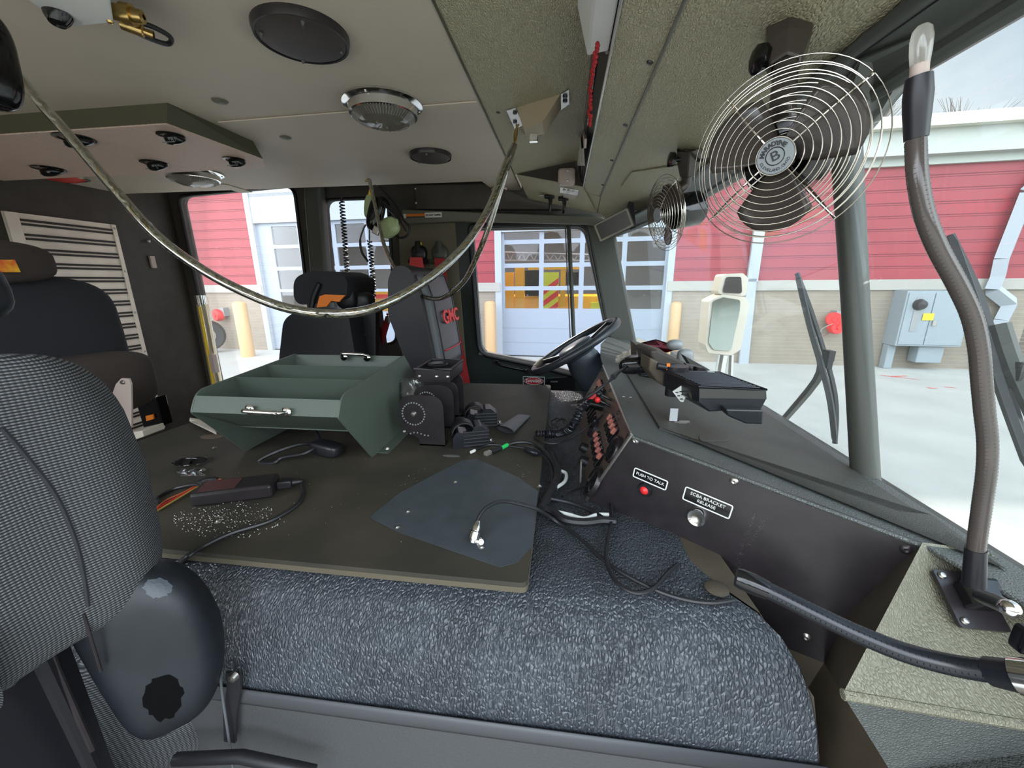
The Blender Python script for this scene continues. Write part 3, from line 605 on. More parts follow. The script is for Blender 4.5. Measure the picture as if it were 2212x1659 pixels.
one('mirror_glass', lambda m: plate(m, (FM[0] + FM[3] * .008, *FM[1:]), rpoly([M2(1530, 740), M2(1540, 650), M2(1562, 642), M2(1598, 648), M2(1597, 670), M2(1578, 758), M2(1540, 755)], .02), (), .008), mat('dull_mirror', (.45, .52, .50), .12, 1), t)
one('spot_mirror', lambda m: plate(m, (FM[0] + FM[3] * .008, *FM[1:]), rpoly([M2(1560, 632), M2(1568, 598), M2(1600, 598), M2(1602, 634)], .015), (), .008), M['gloss'], t)
one('arm', lambda m: (m.tube([P(1562, 766, 'y', YM + .05), P(1556, 800, 'y', YM + .05), P(1545, 900, 'y', YM + .05)], .03, 10), m.tube([P(1578, 766, 'y', YM + .08), P(1572, 900, 'y', YM + .08)], .02, 8)), M['chrome'], t)
def outp(px, py, d=.09): q = PP(px, py, (.61 + d, 0, -.385), (.68, 0, .135)); return q
for nm, lab, arm, bl, hub in (('windscreen_wiper', 'black wiper left of the centre windscreen post', [(1690, 910), (1765, 820), (1775, 770)], [(1722, 590), (1748, 700), (1790, 850), (1804, 958)], (1790, 768)),
                         ('windscreen_wiper', 'black wiper at the right edge behind the tall gooseneck lamp', [(2240, 900), (2190, 790), (2160, 700)], [(2052, 508), (2100, 640), (2160, 830), (2230, 1020)], (2196, 800))):
    t = thing(nm, lab, 'wiper', outp(*arm[0]), 'wipers outside the windscreen')
    one('arm', lambda m: m.tube(spline([outp(*q) for q in arm], 4), .011, 6), M['frame'], t)
    one('blade', lambda m: m.tube(spline([outp(*q, .06) for q in bl], 5), [.004] + [.007] * 14 + [.004], 5), M['rubber'], t)
    one('bridge', lambda m: (m.tube(spline([outp(*bl[0], .075), outp(bl[1][0] + 14, bl[1][1], .09), outp(bl[2][0] + 14, bl[2][1], .09), outp(*bl[3], .075)], 5), .006, 5), m.box(outp(*hub, .09), (.014, .026, .026)), m.box(outp(hub[0], hub[1] + 12, .09), (.012, .016, .036))), M['rubber'], t)
t = None
# ================================================================== CEILING FITTINGS
CZ = .5
def disc_center(x0, y0, x1, y1, z): return (cp(x0, y0, z) + cp(x1, y1, z)) / 2
def speaker(c, r, lab, nscr):
    t = thing('ceiling_speaker', lab, 'speaker', c, 'round black speakers in the headliner')
    one('rim', lambda m: m.lathe([(r * .92, 0), (r, 0), (r * 1.0, -.006), (r * .97, -.016), (r * .92, -.015)], c, (0, 0, 1), 48), M['blackm'], t)
    one('grille', lambda m: m.lathe([(0, -.024), (r * .5, -.023), (r * .8, -.019), (r * .935, -.013)], c, (0, 0, 1), 48), M['grille'], t)
    for k in range(nscr):
        a = 2 * math.pi * k / nscr + .6; one('screw', lambda m: m.lathe([(0, -.024), (.003, -.0235), (.005, -.016)], c + V(math.cos(a), math.sin(a), 0) * r * .80, (0, 0, 1), 12), M['frame'], t)
M['grille'] = mat('perforated_grille', (.075, .062, .056), .5, bump=('noise', 900, .5), metal=.3)
cs = (cp(645, 62) + V(0, 0, 0)); speaker(V(-.548, .905, CZ), .092, 'large round black ceiling speaker near the camera', 4)
speaker(V(-.546, 1.715, CZ), .084, 'smaller looking round black speaker at the far ceiling edge beside the overhead console', 3)
def dome(c, r, lab, k=1.0):
    t = thing('dome_light', lab, 'ceiling light', c, 'clear domed ceiling lights')
    one('base_ring', lambda m: m.lathe([(r * 1.12, 0), (r * 1.14, -.006), (r * 1.05, -.010), (r * .98, -.012), (r * .97, -.032 * k), (r * .90, -.034 * k)], c, (0, 0, 1), 56), M['chrome'], t)
    pr = [(0, -.058 * k)]
    for i in range(1, 19):
        q = i / 18; pr.append((r * .93 * q, -.062 * k + (.034 * k) * q ** 2.6 + (.0016 if i % 2 else 0)))
    one('lens', lambda m: m.lathe(pr, c, (0, 0, 1), 56), M['lens'], t)
    one('lens_rib', lambda m: [m.tube([c + V(math.cos(a) * r * .90, math.sin(a) * r * .90, -.0375), c + V(math.cos(a) * r * .72, math.sin(a) * r * .72, -.0495)], .0011, 4) for a in [k_ * 2 * math.pi / 64 for k_ in range(64)]], M['lens'], t)
    one('reflector', lambda m: m.lathe([(0, -.006), (r * .9, -.006), (r * .93, -.030 * k)], c, (0, 0, 1), 40), M['chromed'], t)
    one('bulb', lambda m: (m.sq(c + V(.02, 0, -.026 * k), Matrix.Identity(3), (.012, .012, .014), 1, 1), m.sq(c + V(-.02, 0, -.026 * k), Matrix.Identity(3), (.012, .012, .014), 1, 1)), M['lens'], t)
    for j in range(3):
        a = 2.1 * j + .5; one('screw', lambda m: m.lathe([(0, -.012), (.003, -.0115), (.004, -.008)], c + V(math.cos(a), math.sin(a), 0) * r * 1.06, (0, 0, 1), 10), M['steel'], t)
M['chromed'] = mat('reflector', (.62, .60, .54), .45, .35)
dome(V(-.530, 1.245, CZ), .098, 'large clear dome light with chrome ring in the middle of the ceiling')
dome(V(-1.71, 1.80, CZ), .105, 'clear dome light behind the vent box, above the rear side window', 1)
t = thing('marker_light', 'flat red lens light in the ceiling above the back panel', 'light', V(-2.35, 1.75, CZ))
one('rim', lambda m: m.lathe([(.09, 0), (.095, -.01), (.08, -.014)], t.location, (0, 0, 1), 32), M['chrome'], t); one('lens', lambda m: m.lathe([(0, -.03), (.05, -.024), (.082, -.01)], t.location, (0, 0, 1), 32), M['redlens'], t)
rl = cp(1078, 407, .498); t = thing('marker_light', 'small red ceiling lamp with pale rim where the two rope strands pass', 'light', rl)
one('rim', lambda m: m.lathe([(.036, 0), (.045, 0), (.043, -.010), (.034, -.008)], rl, (0, 0, 1), 28), M['pinkish'], t); one('lens', lambda m: m.lathe([(0, -.016), (.03, -.010), (.036, -.004)], rl, (0, 0, 1), 28), M['redlens'], t)
# vent box
BZ = .45
vb = thing('vent_box', 'tan textured air duct box with round black louvres under the ceiling', 'air duct', (-1.8, 1.3, .5))
vp = [V(-2.45, 1.15, CZ), V(-1.135, 1.15, CZ), V(-1.105, 1.22, CZ), V(-1.105, 1.50, CZ), V(-2.45, 1.50, CZ)]
c1, c2, c3 = P(360, 266, 'z', BZ), P(568, 343, 'z', BZ), cp(360, 222)
vt = [V(-2.45, 1.15, CZ), V(c3.x, 1.15, CZ), V(-1.13, 1.47, CZ), V(-1.20, 1.56, CZ), V(-2.45, 1.56, CZ)]
vl = [V(-2.45, 1.15, BZ), V(c1.x, c1.y, BZ), V(c2.x, c2.y, BZ), V(c2.x - .07, c2.y + .10, BZ), V(-2.45, 1.60, BZ)]
one('side_wall', lambda m: m.add(vt + vl, [(0, 1, 6, 5), (1, 2, 7, 6), (2, 3, 8, 7), (3, 4, 9, 8)]), M['olive_edge'], vb, solid=.004)
one('bottom_panel', lambda m: m.prism([p - V(0, 0, .003) for p in vl], (0, 0, .004)), M['vinyl_box'], vb)
for (a, b, r, z) in ((368, 289, .036, BZ), (505, 342, .036, BZ), (160, 295, .05, BZ), (332, 349, .043, BZ), (105, 362, .05, BZ)):
    q = P(a, b, 'z', z)
    v = one('louvre', lambda m: (m.lathe([(r * .75, 0), (r, 0), (r, -.006), (r * .75, -.008)], q, (0, 0, 1), 32), m.sq(q + V(.004, .008, -.010), Matrix.Rotation(.5, 3, 'X'), (r * .74, r * .72, .016), .6, .9)), M['gloss'], vb)
    one('vane', lambda m: [m.tube([q + V(r * .6, -.012 + k, -.026), q + V(-r * .6, -.012 + k, -.026)], .0015, 5) for k in (0, .014)], M['greymetal'], v)
# box bracket on the overhead console
BPL = .499
bb = thing('bracket_box', 'tan triangular bracket box with a chrome buckle under the overhead console', 'bracket', P(1160, 240, 'z', BPL))
q = [P(1110, 232, 'z', BPL), P(1210, 202, 'z', BPL)]
ba, bc = P(1116, 232, 'z', BPL), P(1210, 204, 'z', BPL); bd, be = P(1132, 280, 'z', .44), P(1172, 264, 'z', .44); bf, bg_ = P(1136, 296, 'z', .435), P(1176, 290, 'z', .435)
one('bracket_body', lambda m: m.add([ba, bc, be, bd, bf + V(0, .0, .0), bg_, P(1212, 235, 'z', BPL), P(1138, 296, 'z', BPL)], [(0, 1, 2, 3), (3, 2, 5, 4), (1, 6, 5, 2), (0, 3, 4, 7), (4, 5, 6, 7)]), M['tanb'], bb)
for pl in (((1094, 236), (1114, 230), (1130, 268), (1112, 276)), ((1212, 200), (1229, 190), (1230, 222), (1212, 234))):
    f_ = one('flange', lambda m: m.prism([P(*k, 'z', BPL) for k in pl], (0, 0, -.004)), M['steel'], bb)
    cxx = sum(k[0] for k in pl) / 4
    one('bolt', lambda m: [m.lathe([(0, -.010), (.006, -.009), (.007, -.003)], P(cxx, k, 'z', BPL), (0, 0, 1), 6) for k in ((pl[0][1] + 3), (pl[2][1] - 9))], M['blackm'], f_)
one('buckle', lambda m: m.box((bf + bg_) / 2 + V(-.004, -.006, -.008), (.026, .010, .026)), M['chrome'], bb, bevel=.002)
# items in the overhead recess
lb = [V(.052, -.6, .49), V(.074, -.6, .405)]
t = thing('strip_lamp', 'white box lamp recessed in the overhead console at the top of the view', 'lamp', V(.05, .7, .45))
ya = .90
one('housing', lambda m: m.prism([V(.012, ya, .499), V(.060, ya, .499), V(.073, ya - .02, .412), V(.035, ya + .02, .425)], (0, -.9, 0)), M['white'], t, bevel=.004)
one('end_rim', lambda m: m.prism([V(.012, ya + .002, .499), V(.060, ya + .002, .499), V(.073, ya - .018, .412), V(.068, ya - .018, .412)], (0, .006, 0)), M['greymetal'], t)
def beads(m):
    rr = random.Random(3)
    for k in range(46):
        s = k / 45; a = 1292 - 16 * s - 8 * math.sin(s * 3) + rr.uniform(-3, 3); b = 95 + 175 * s
        m.sq(P(a, b, 'x', .048), Matrix.Identity(3), (.004, .004, .004), 1, 1, 8, 6)
tag(one('bead_cord', beads, M['redbelt']), 'red beaded cord lying in the dark overhead recess', 'bead cord')
t = thing('note_pad', 'white paper pad clipped in the overhead recess above the switch panel', 'note pad', P(1252, 320, 'x', .05))
one('cover', lambda m: m.prism([P(a, b, 'x', .05) for a, b in ((1243, 283), (1255, 266), (1263, 300), (1262, 320), (1248, 322))], (.006, 0, 0)), M['pinkish'], t)
one('pages', lambda m: [m.prism([P(a + k * 5, b, 'x', .046 + k * .002) for a, b in ((1243, 280), (1248, 284), (1252, 358), (1247, 358))], (.002, 0, 0)) for k in range(3)], M['white'], t)
t = thing('ceiling_sensor', 'beige rounded sensor cap hanging below the overhead recess', 'sensor', P(1224, 382, 'y', 1.95))
kc = P(1224, 383, 'y', 1.93); one('body', lambda m: m.sq(kc, Matrix.Identity(3), (.038, .026, .034), .35, .35), M['pinkish'], t); one('screw', lambda m: [m.lathe([(0, .028), (.005, .027), (.006, .022)], kc + V(.004, 0, dz), (0, -1, 0), 10) for dz in (-.018, .022)], M['steel'], t)
t = thing('label_plate', 'silver plate with round icons beside the beige knob', 'label', OV(1230, 412))
def OF(a, b): return fsf(a, b) or OV(a, b)
def ovp(m, pts, th): m.prism([OF(a, b) for a, b in pts], (0, 0, -th))
one('plate', lambda m: ovp(m, ((1210, 401), (1250, 407), (1248, 419), (1209, 413)), .007), M['steel'], t)
one('icon', lambda m: [m.lathe([(0, -.010), (.007, -.010), (.007, -.005)], OF(k, 408 + (k - 1220) * .12), (0, 0, 1), 14) for k in (1219, 1228, 1239)], M['white'], t)
tag(one('warning_sticker', lambda m: ovp(m, ((1218, 415), (1245, 418), (1243, 428), (1217, 424)), .006), M['pinkish']), 'faded pink sticker below the silver icon plate', 'sticker')
for a, l in ((1187, 'black toggle lever left of its twin on the overhead panel'), (1217, 'black toggle lever right of its twin, under the pink sticker')):
    q = OF(a, 422 + (a - 1187) * .15); t = thing('toggle_lever', l, 'switch', q, 'black toggle levers on the overhead panel')
    one('base', lambda m: m.box(q + V(0, 0, -.006), (.052, .045, .012)), M['gloss'], t, bevel=.003)
    one('lever', lambda m: m.tube([q + V(.004, 0, -.01), q + V(.006, -.004, -.03), q + V(.002, .004, -.075)], [.013, .009, .006], 8), M['gloss'], t)
    one('tag_plate', lambda m: m.box(q + V(-.04 if a < 1200 else .045, 0, -.002), (.03, .022, .003)), M['steel'], t)
# sloped cover plate near the far fan
tag(one('access_cover', lambda m: m.prism([OV(a, b) for a, b in ((1342, 402), (1366, 370), (1470, 354), (1480, 352), (1466, 385), (1400, 398))], (-.002, 0, -.004)), M['vinyl_olive'], bevel=.002), 'small olive cover plate screwed to the roof lining behind the far fan', 'cover plate')
# brass fasteners / far ceiling hook
# ---- top left: white switch box with brass connectors, black corner pod
t = thing('switch_box', 'white metal box with a black rocker knob at the top left of the ceiling', 'switch box', P(150, 20, 'z', .47))
wz, wb = .5, .44
wa = [P(40, -30, 'z', wb), P(145, 62, 'z', wb), P(246, 50, 'z', wb), P(232, -60, 'z', wb), P(60, -60, 'z', wb)]
one('box_body', lambda m: m.prism([P(60, 0, 'z', wb), P(138, 61, 'z', wb), P(246, 50, 'z', wb), P(230, -60, 'z', wb), P(20, -60, 'z', wb)], (0, 0, .058)), M['white'], t, bevel=.003)
one('rocker_knob', lambda m: m.lathe([(0, -.018), (.011, -.017), (.016, -.009), (.019, 0)], P(124, 29, 'z', wb), (0, .25, 1), 28), M['gloss'], t)
one('screw', lambda m: [m.lathe([(0, -.004), (.004, -.003), (.005, 0)], P(a, b, 'z', wb), (0, 0, 1), 12) for a, b in ((142, 56), (238, 46))], M['brass'], t)
bq_ = P(250, 40, 'z', .46)
t = thing('cable_connector', 'brass cable fitting with a black looped lead beside the white switch box', 'cable', bq_)
one('fitting', lambda m: (m.lathe([(.012, 0), (.012, .02), (.016, .02), (.016, .035), (.011, .035), (.010, .05), (.004, .052)], P(238, 24, 'z', .462), V(.9, .25, -.1), 16), m.lathe([(.010, 0), (.010, .03), (.006, .032), (.006, .045)], P(262, 50, 'z', .455), V(.8, .5, -.2), 14)), M['brass'], t)
one('lead', lambda m: m.tube(spline([P(a, b, 'z', z) for a, b, z in ((288, 45, .47), (330, 58, .475), (368, 80, .48), (362, 95, .475), (320, 82, .468), (290, 66, .462), (300, 50, .47))], 6), .0045, 8), M['rubber'], t)
t = thing('corner_speaker', 'black padded pod cut off by the left edge of the view', 'speaker pod', P(0, 120, 'z', .45))
one('pod', lambda m: m.sq(P(-62, 115, 'y', .62), Matrix.Rotation(.1, 3, 'Y'), (.032, .05, .075), .6, .6), M['gloss'], t)
# ---- rope light
def rope(pts, r, lab, hookpx=None):
    path = spline([P(a, b, 'y', y) for a, b, y in pts], 12); t = thing('rope_light', lab, 'rope light', path[0])
    one('tube', lambda m: m.tube(path, r, 12), M['tube'], t)
    one('core', lambda m: m.tube(coil(path, r * .42, .034, 10), r * .40, 6), M['ropecore'], t)
    one('inner_wire', lambda m: m.tube(coil(path, r * .45, .05, 8), r * .22, 5), M['brass'], t)
rope(((28, 150, .80), (90, 225, .80), (160, 305, .80), (240, 400, .80), (340, 510, .79), (450, 590, .78), (560, 645, .77), (640, 670, .77), (720, 678, .77), (800, 668, .80), (880, 632, .86), (960, 575, .95), (1020, 510, 1.05), (1064, 432, 1.16), (1090, 360, 1.25), (1110, 318, 1.36)), .0100,
     'long clear rope light sagging across the cab from the near left ceiling corner')
rope(((798, 388, 2.0), (812, 450, 1.98), (830, 530, 1.9), (860, 590, 1.8), (900, 632, 1.7), (950, 645, 1.6), (1000, 610, 1.5), (1032, 550, 1.42), (1056, 490, 1.38), (1078, 420, 1.36), (1096, 360, 1.36), (1112, 312, 1.37)), .0095,
     'second clear rope light hanging from the far ceiling edge to the console bracket')
t = thing('rope_hook', 'brass hook holding both rope light ends at the bracket box', 'hook', P(1115, 275, 'z', .49))
one('cord', lambda m: [m.tube(spline([P(1118, 268, 'y', 1.37) + V(k, 0, 0), P(1114, 290, 'y', 1.37) - V(k, 0, 0), P(1110, 320, 'y', 1.36) + V(k, 0, 0)], 5), .0028, 6) for k in (-.004, .004)], M['brass'], t)
hk = P(797, 386, 'z', .497); tag(one('rope_hook', lambda m: (m.tube(spline([hk, hk + V(-.012, 0, -.004), hk + V(-.02, 0, -.012), hk + V(0, 0, -.012)], 5), .003, 6)), M['brass']), 'small brass hook at the far ceiling edge holding the second rope light', 'hook')
# ---- fans
def blade_fan(name, c, nrm, up, R, lab, mount, arm, badge, rings=11):
    t = thing('dash_fan', lab, 'fan', mount, 'black oscillating cab fans with chrome wire guards')
    n = Vector(nrm).normalized(); u = Vector(up); u = (u - n * u.dot(n)).normalized(); v = u.cross(n); f = (Vector(c), v, u, n); D = R * .52
    def prof(s): return (R * s, D * .5 * (1 - s ** 3.2) * .95)
    def guard(sgn):
        def g(m):
            for i in range(rings):
                s = .20 + .80 * i / (rings - 1); r, h = prof(s)
                m.tube([f[0] + (f[1] * math.cos(a) + f[2] * math.sin(a)) * r + n * h * sgn for a in [2 * math.pi * k / 56 for k in range(56)]], R * .0070, 6, closed=True)
            for k in range(4 if sgn > 0 else 4):
                a = .7 + k * math.pi / 2; m.tube([f[0] + (f[1] * math.cos(a) + f[2] * math.sin(a)) * prof(s)[0] + n * (prof(s)[1] - .004) * sgn for s in [.15 + .85 * i / 12 for i in range(13)]], R * .012, 5)
        return g
    one('front_guard', guard(1), M['dchrome'], t); one('rear_guard', guard(-1), M['dchrome'], t)
    one('blade', lambda m: [m.grid(lambda a, b, k=k: f[0] + (f[1] * math.cos(k * 2.094 + .5 + (a - .5) * 1.5 * (1 - .15 * b)) + f[2] * math.sin(k * 2.094 + .5 + (a - .5) * 1.5 * (1 - .15 * b))) * R * (.16 + .70 * b * (1 - .18 * (2 * a - 1) ** 2)) + n * (a - .5) * R * .34 * (1 - .3 * b), 10, 8) for k in range(3)], M['fanblade'], t, solid=.0015)
    one('hub', lambda m: m.lathe([(0, D * .42), (R * .14, D * .42), (R * .17, 0), (R * .16, -D * .3)], f[0], n, 28), M['gloss'], t)
    hb = one('badge', lambda m: m.lathe([(0, D * .505), (R * .185, D * .50), (R * .20, D * .46), (R * .20, D * .42)], f[0], n, 40), M['badge'], t)
    if badge:
        fb = (at(f, 0, 0, D * .512), f[1], f[2], n)
        for i, ch in enumerate('MARADYNE'):
            a = math.radians(170 - i * 17); rr = R * .135
            fc = (at(fb, rr * math.cos(a), rr * math.sin(a)), f[1] * math.sin(a) - f[2] * math.cos(a), f[1] * math.cos(a) + f[2] * math.sin(a), n); text('badge_text', ch, fc, R * .068, M['black'], hb, bold=.0003)
        for i, ch in enumerate('CLEVELAND,OHIO'):
            a = math.radians(205 + i * 10.5); rr = R * .148
            fc = (at(fb, rr * math.cos(a), rr * math.sin(a)), f[2] * math.cos(a) - f[1] * math.sin(a), -(f[1] * math.cos(a) + f[2] * math.sin(a)), n); text('badge_text', ch, fc, R * .045, M['black'], hb)
        r_ = math.radians(22); fc = (fb[0], f[1] * math.cos(r_) + f[2] * math.sin(r_), f[2] * math.cos(r_) - f[1] * math.sin(r_), n); text('badge_text', 'B', fc, R * .15, M['black'], hb, ext=.0006, sx=1.2)
        one('badge_ring', lambda m: m.tube([at(fb, R * .095 * math.cos(a), R * .095 * math.sin(a)) for a in [k * math.pi / 16 for k in range(32)]], R * .005, 5, closed=True), M['black'], hb)
    one('motor', lambda m: (m.lathe([(R * .30, -D * .42), (R * .46, -D * .46), (R * .46, -R * .95), (R * .40, -R * 1.05), (0, -R * 1.06)], f[0], n, 36)), M['gloss'], t)
    one('yoke', lambda m: m.tube(arm, [.016] * (len(arm) - 1) + [.02], 14), M['fanblade'], t)
    mt = Vector(mount); return t, f
M['fanblade'] = mat('smoked_black_blade', (.075, .062, .055), .16)
M['dchrome'] = mat('guard_chrome', (.62, .57, .50), .18, 1)
M['badge'] = mat('grey_badge', (.30, .33, .35), .4)
c = P(1684, 340, 'y', .60); mt = OV(1703, 72)
t, f = blade_fan('near', c, -c.normalized() + V(-.22, .0, .06), (0, 0, 1), .104, 'large near black fan with chrome wire guard and round badge, below the roof lining', mt, [mt, mt.lerp(P(1690, 230, 'y', .66), .6), P(1690, 230, 'y', .66), P(1695, 300, 'y', .68)], True)
one('mount', lambda m: (lambda d: m.lathe([(.034, -.005), (.031, .03), (.022, .062), (.018, .064)], mt, d, 6, smooth=False))((P(1688, 200, 'y', .67) - mt)), M['grille2'] if 'grille2' in M else M['fanblade'], t, bevel=.003)
kn = P(1652, 128, 'y', mt.y - .01)
one('clamp_knob', lambda m: (m.lathe([(.017, 0), (.019, .004), (.019, .012), (.012, .016), (0, .017)], kn, (-1, -.25, -.1), 10, smooth=False), m.tube([kn, kn + V(.04, .01, .0)], .007, 8)), M['gloss'], t)
fd = c + V(0, .0, 0)
c2 = P(1437, 462, 'y', 1.27); mt2 = OV(1490, 322)
t, f = blade_fan('far', c2, (-1.0, -.28, -.18), (0, .15, 1), .102, 'far fan seen edge-on beside the screen, its chrome guard facing the driver', mt2, [mt2, mt2.lerp(P(1478, 395, 'y', 1.28), .55), P(1482, 395, 'y', 1.28), P(1455, 415, 'y', 1.28)], False)
one('mount', lambda m: m.lathe([(.036, -.005), (.033, .03), (.023, .066), (.018, .068)], mt2, (P(1484, 400, 'y', 1.28) - mt2), 6, smooth=False), M['fanblade'], t, bevel=.003)
kn = P(1456, 345, 'y', mt2.y); one('clamp_knob', lambda m: (m.lathe([(.017, 0), (.019, .004), (.019, .012), (0, .017)], kn, (-1, -.2, 0), 10, smooth=False), m.tube([kn, kn + V(.04, 0, 0)], .006, 8)), M['gloss'], t)
tag(one('fan_cable', lambda m: m.tube(spline([P(1505, 347, 'y', 1.25), P(1525, 345, 'y', 1.1), P(1545, 342, 'y', .95)], 4), .004, 6), M['rubber']), 'short black lead running between the two fans', 'cable')
# ---- small screen by the A pillar, sun visor
FS_c = P(1325, 487, 'y', 1.95)
su = (P(1352, 452, 'y', 1.93) - P(1284, 487, 'y', 1.97)).normalized(); sv = (P(1284, 487, 'y', 1.97) - P(1302, 516, 'y', 1.97)); f = fr(FS_c, su, sv)
f = f if f[3].y < 0 else (f[0], f[1], f[2], -f[3]); WSx = .083; HSx = .043
t = thing('screen_monitor', 'small black camera monitor with grey bezel at the top of the windscreen pillar', 'screen', FS_c)
one('housing', lambda m: plate(m, (f[0] - f[3] * .004, *f[1:]), rrect(-WSx, -HSx, WSx, HSx, .008), (), .035), M['blackm'], t, bevel=.004)
one('bezel', lambda m: plate(m, f, rrect(-WSx * .96, -HSx * .93, WSx * .96, HSx * .93, .006), [rrect(-WSx * .86, -HSx * .74, WSx * .86, HSx * .80, .004)], .004), mat('pale_bezel', (.34, .31, .24), .4), t)
one('screen', lambda m: plate(m, (f[0] - f[3] * .002, *f[1:]), rrect(-WSx * .87, -HSx * .76, WSx * .87, HSx * .82, .004), (), .002), M['screen'], t)
one('button', lambda m: [m.box(at(f, -.01 + k * .014, -HSx * .86, .002), (.008, .004, .004), rotm(f)) for k in range(5)], M['greymetal'], t)
one('arm', lambda m: m.prism([P(a, b, 'y', 2.0) for a, b in ((1350, 455), (1364, 425), (1368, 430), (1374, 492), (1362, 497))], (0, .02, 0)), M['black'], t)
tag(one('sun_visor', lambda m: m.prism([P(a, b, 'y', 2.12) for a, b in ((1368, 425), (1405, 411), (1409, 456), (1360, 463))], (0, .006, 0)), mat('frosted_visor', (.75, .80, .82), .4)), 'small frosted visor flap behind the far fan', 'sun visor')
# ================================================================== ENGINE COVER, BOARD
prof = [(1.735, -1.25, .22), (1.735, -.50, .22), (1.72, -.477, .22), (1.2, -.475, .22), (.62, -.475, .235), (.56, -.477, .258), (.525, -.483, .275), (.50, -.496, .288), (.476, -.52, .302), (.458, -.55, .316), (.444, -.585, .328), (.434, -.62, .335), (.430, -.66, .338)]
def lerpprof(s):
    k = s * (len(prof) - 1); i = min(int(k), len(prof) - 2); t_ = k - i; a, b = prof[i], prof[i + 1]; return [a[j] + (b[j] - a[j]) * t_ for j in range(3)]
_bd = [(1260, 1548), (1290, 1592), (1340, 1664), (1400, 1713), (1470, 1748), (1540, 1768), (1600, 1773), (1760, 1776)]
def _xb(py):
    for (a, b), (c, d) in zip(_bd[:-1], _bd[1:]):
        if py <= c: return b + (d - b) * (py - a) / (c - a)
    return 1776
for i, (y, z, xe) in enumerate(prof):
    if y < .57:
        lo, hi = .1, .6
        for _ in range(40):
            md = (lo + hi) / 2; q = proj((md, y, z)); (lo, hi) = (md, hi) if q[0] < _xb(q[1]) else (lo, md)
        prof[i] = (y, z, lo)
dg = thing('engine_cover', 'dark blue-grey textured engine cover filling the middle of the cab', 'engine cover', (-.5, 1, -1.25))
def dgf(u, v):
    y, z, xe = lerpprof(v); c = max(0, (u - .94) / .06); x = -1.30 + (xe + 1.30) * min(u / .94, 1) - 0; 
    if u > .94: x = xe - .0 + .0 * c; z -= .012 * c; y += .008 * c
    return V(x, y, z)
one('cover_shell', lambda m: m.grid(dgf, 32, 48), M['doghouse'], dg)
one('side_face', lambda m: m.add([V(prof[-1][2], .43, -.66), V(prof[-1][2], .43, -1.25), V(.22, 1.735, -1.25), V(.22, 1.735, -.5), V(.22, .62, -.475), V(prof[6][2], .525, -.483), V(prof[9][2], .458, -.55)], [(0, 1, 2, 3, 4, 5, 6)]), M['brown'], dg)
one('end_face', lambda m: m.bx((-1.302, .43, -1.25), (-1.30, 1.73, -.485)), M['brown'], dg)
one('trim_strip', lambda m: m.grid(lambda u, v: V(-1.3 + (1.3 + prof[-1][2]) * u, .428 - .003 * math.sin(math.pi * v), -.628 - .030 * v), 4, 4), mat('grey_trim_strip', (.055, .058, .062), .5), dg, solid=.002)
one('lower_panel', lambda m: m.bx((-1.3, .428, -1.25), (prof[-1][2], .44, -.66)), mat('lower_cover_panel', (.060, .062, .064), .6, bump=('noise', 260, .5)), dg)
hs = P(505, 1455, 'y', .42)
hp_ = one('hold_down_strap', lambda m: m.prism([P(a, b, 'y', .418) for a, b in ((492, 1448), (522, 1452), (524, 1480), (514, 1540), (512, 1600), (488, 1596), (486, 1540), (494, 1480))], (0, -.004, 0)), M['seatblack'], dg)
one('screw', lambda m: m.lathe([(0, .008), (.006, .007), (.008, 0)], P(507, 1459, 'y', .413), (0, -1, 0), 14), M['steel'], hp_)
bd_ = thing('mounting_board', 'large worn brown board lying over the engine cover, gear fixed on it', 'board', (-.6, 1.1, -.475))
one('board_panel', lambda m: plate(m, (V(0, 0, -.45), V(1, 0, 0), V(0, 1, 0), V(0, 0, 1)), rpoly([(-1.27, .52), (-.045, .507), (-.047, 1.715), (-1.20, 1.70)], [.01, .012, .02, .02], 4), (), .008), M['board'], bd_)
one('board_edge', lambda m: plate(m, (V(0, 0, -.4583), V(1, 0, 0), V(0, 1, 0), V(0, 0, 1)), rpoly([(-1.27, .5195), (-.0445, .5065), (-.0465, 1.7155), (-1.20, 1.7005)], [.01, .012, .02, .02], 4), (), .010), M['boardedge'], bd_)
pp = [P(a, b, 'z', -.4495) for a, b in ((798, 1118), (862, 1066), (998, 995), (1030, 992), (1120, 1032), (1162, 1062), (1150, 1180), (1118, 1215), (1080, 1226), (860, 1150))]
tag(one('metal_plate', lambda m: m.prism(pp, (0, 0, .0012)), M['patch']), 'blue-grey tilted square plate on the front corner of the brown board', 'plate')
def stain(px, py, rx, ry, lab, mt, ang=0):
    c = P(px, py, 'z', -.4497)
    tag(one('stain', lambda m: m.prism([c + V(math.cos(a) * rx, math.sin(a) * ry, 0) for a in [k * math.pi / 12 for k in range(24)]], (0, 0, .0004)), mt), lab, 'stain')
stain(458, 943, .035, .02, 'pale round drink stain on the brown board left of the divided bin', M['stain'])
stain(975, 985, .024, .007, 'dusty oval smear on the board in front of the ribbed rubber blocks', mat('dust', (.12, .125, .11), .8))
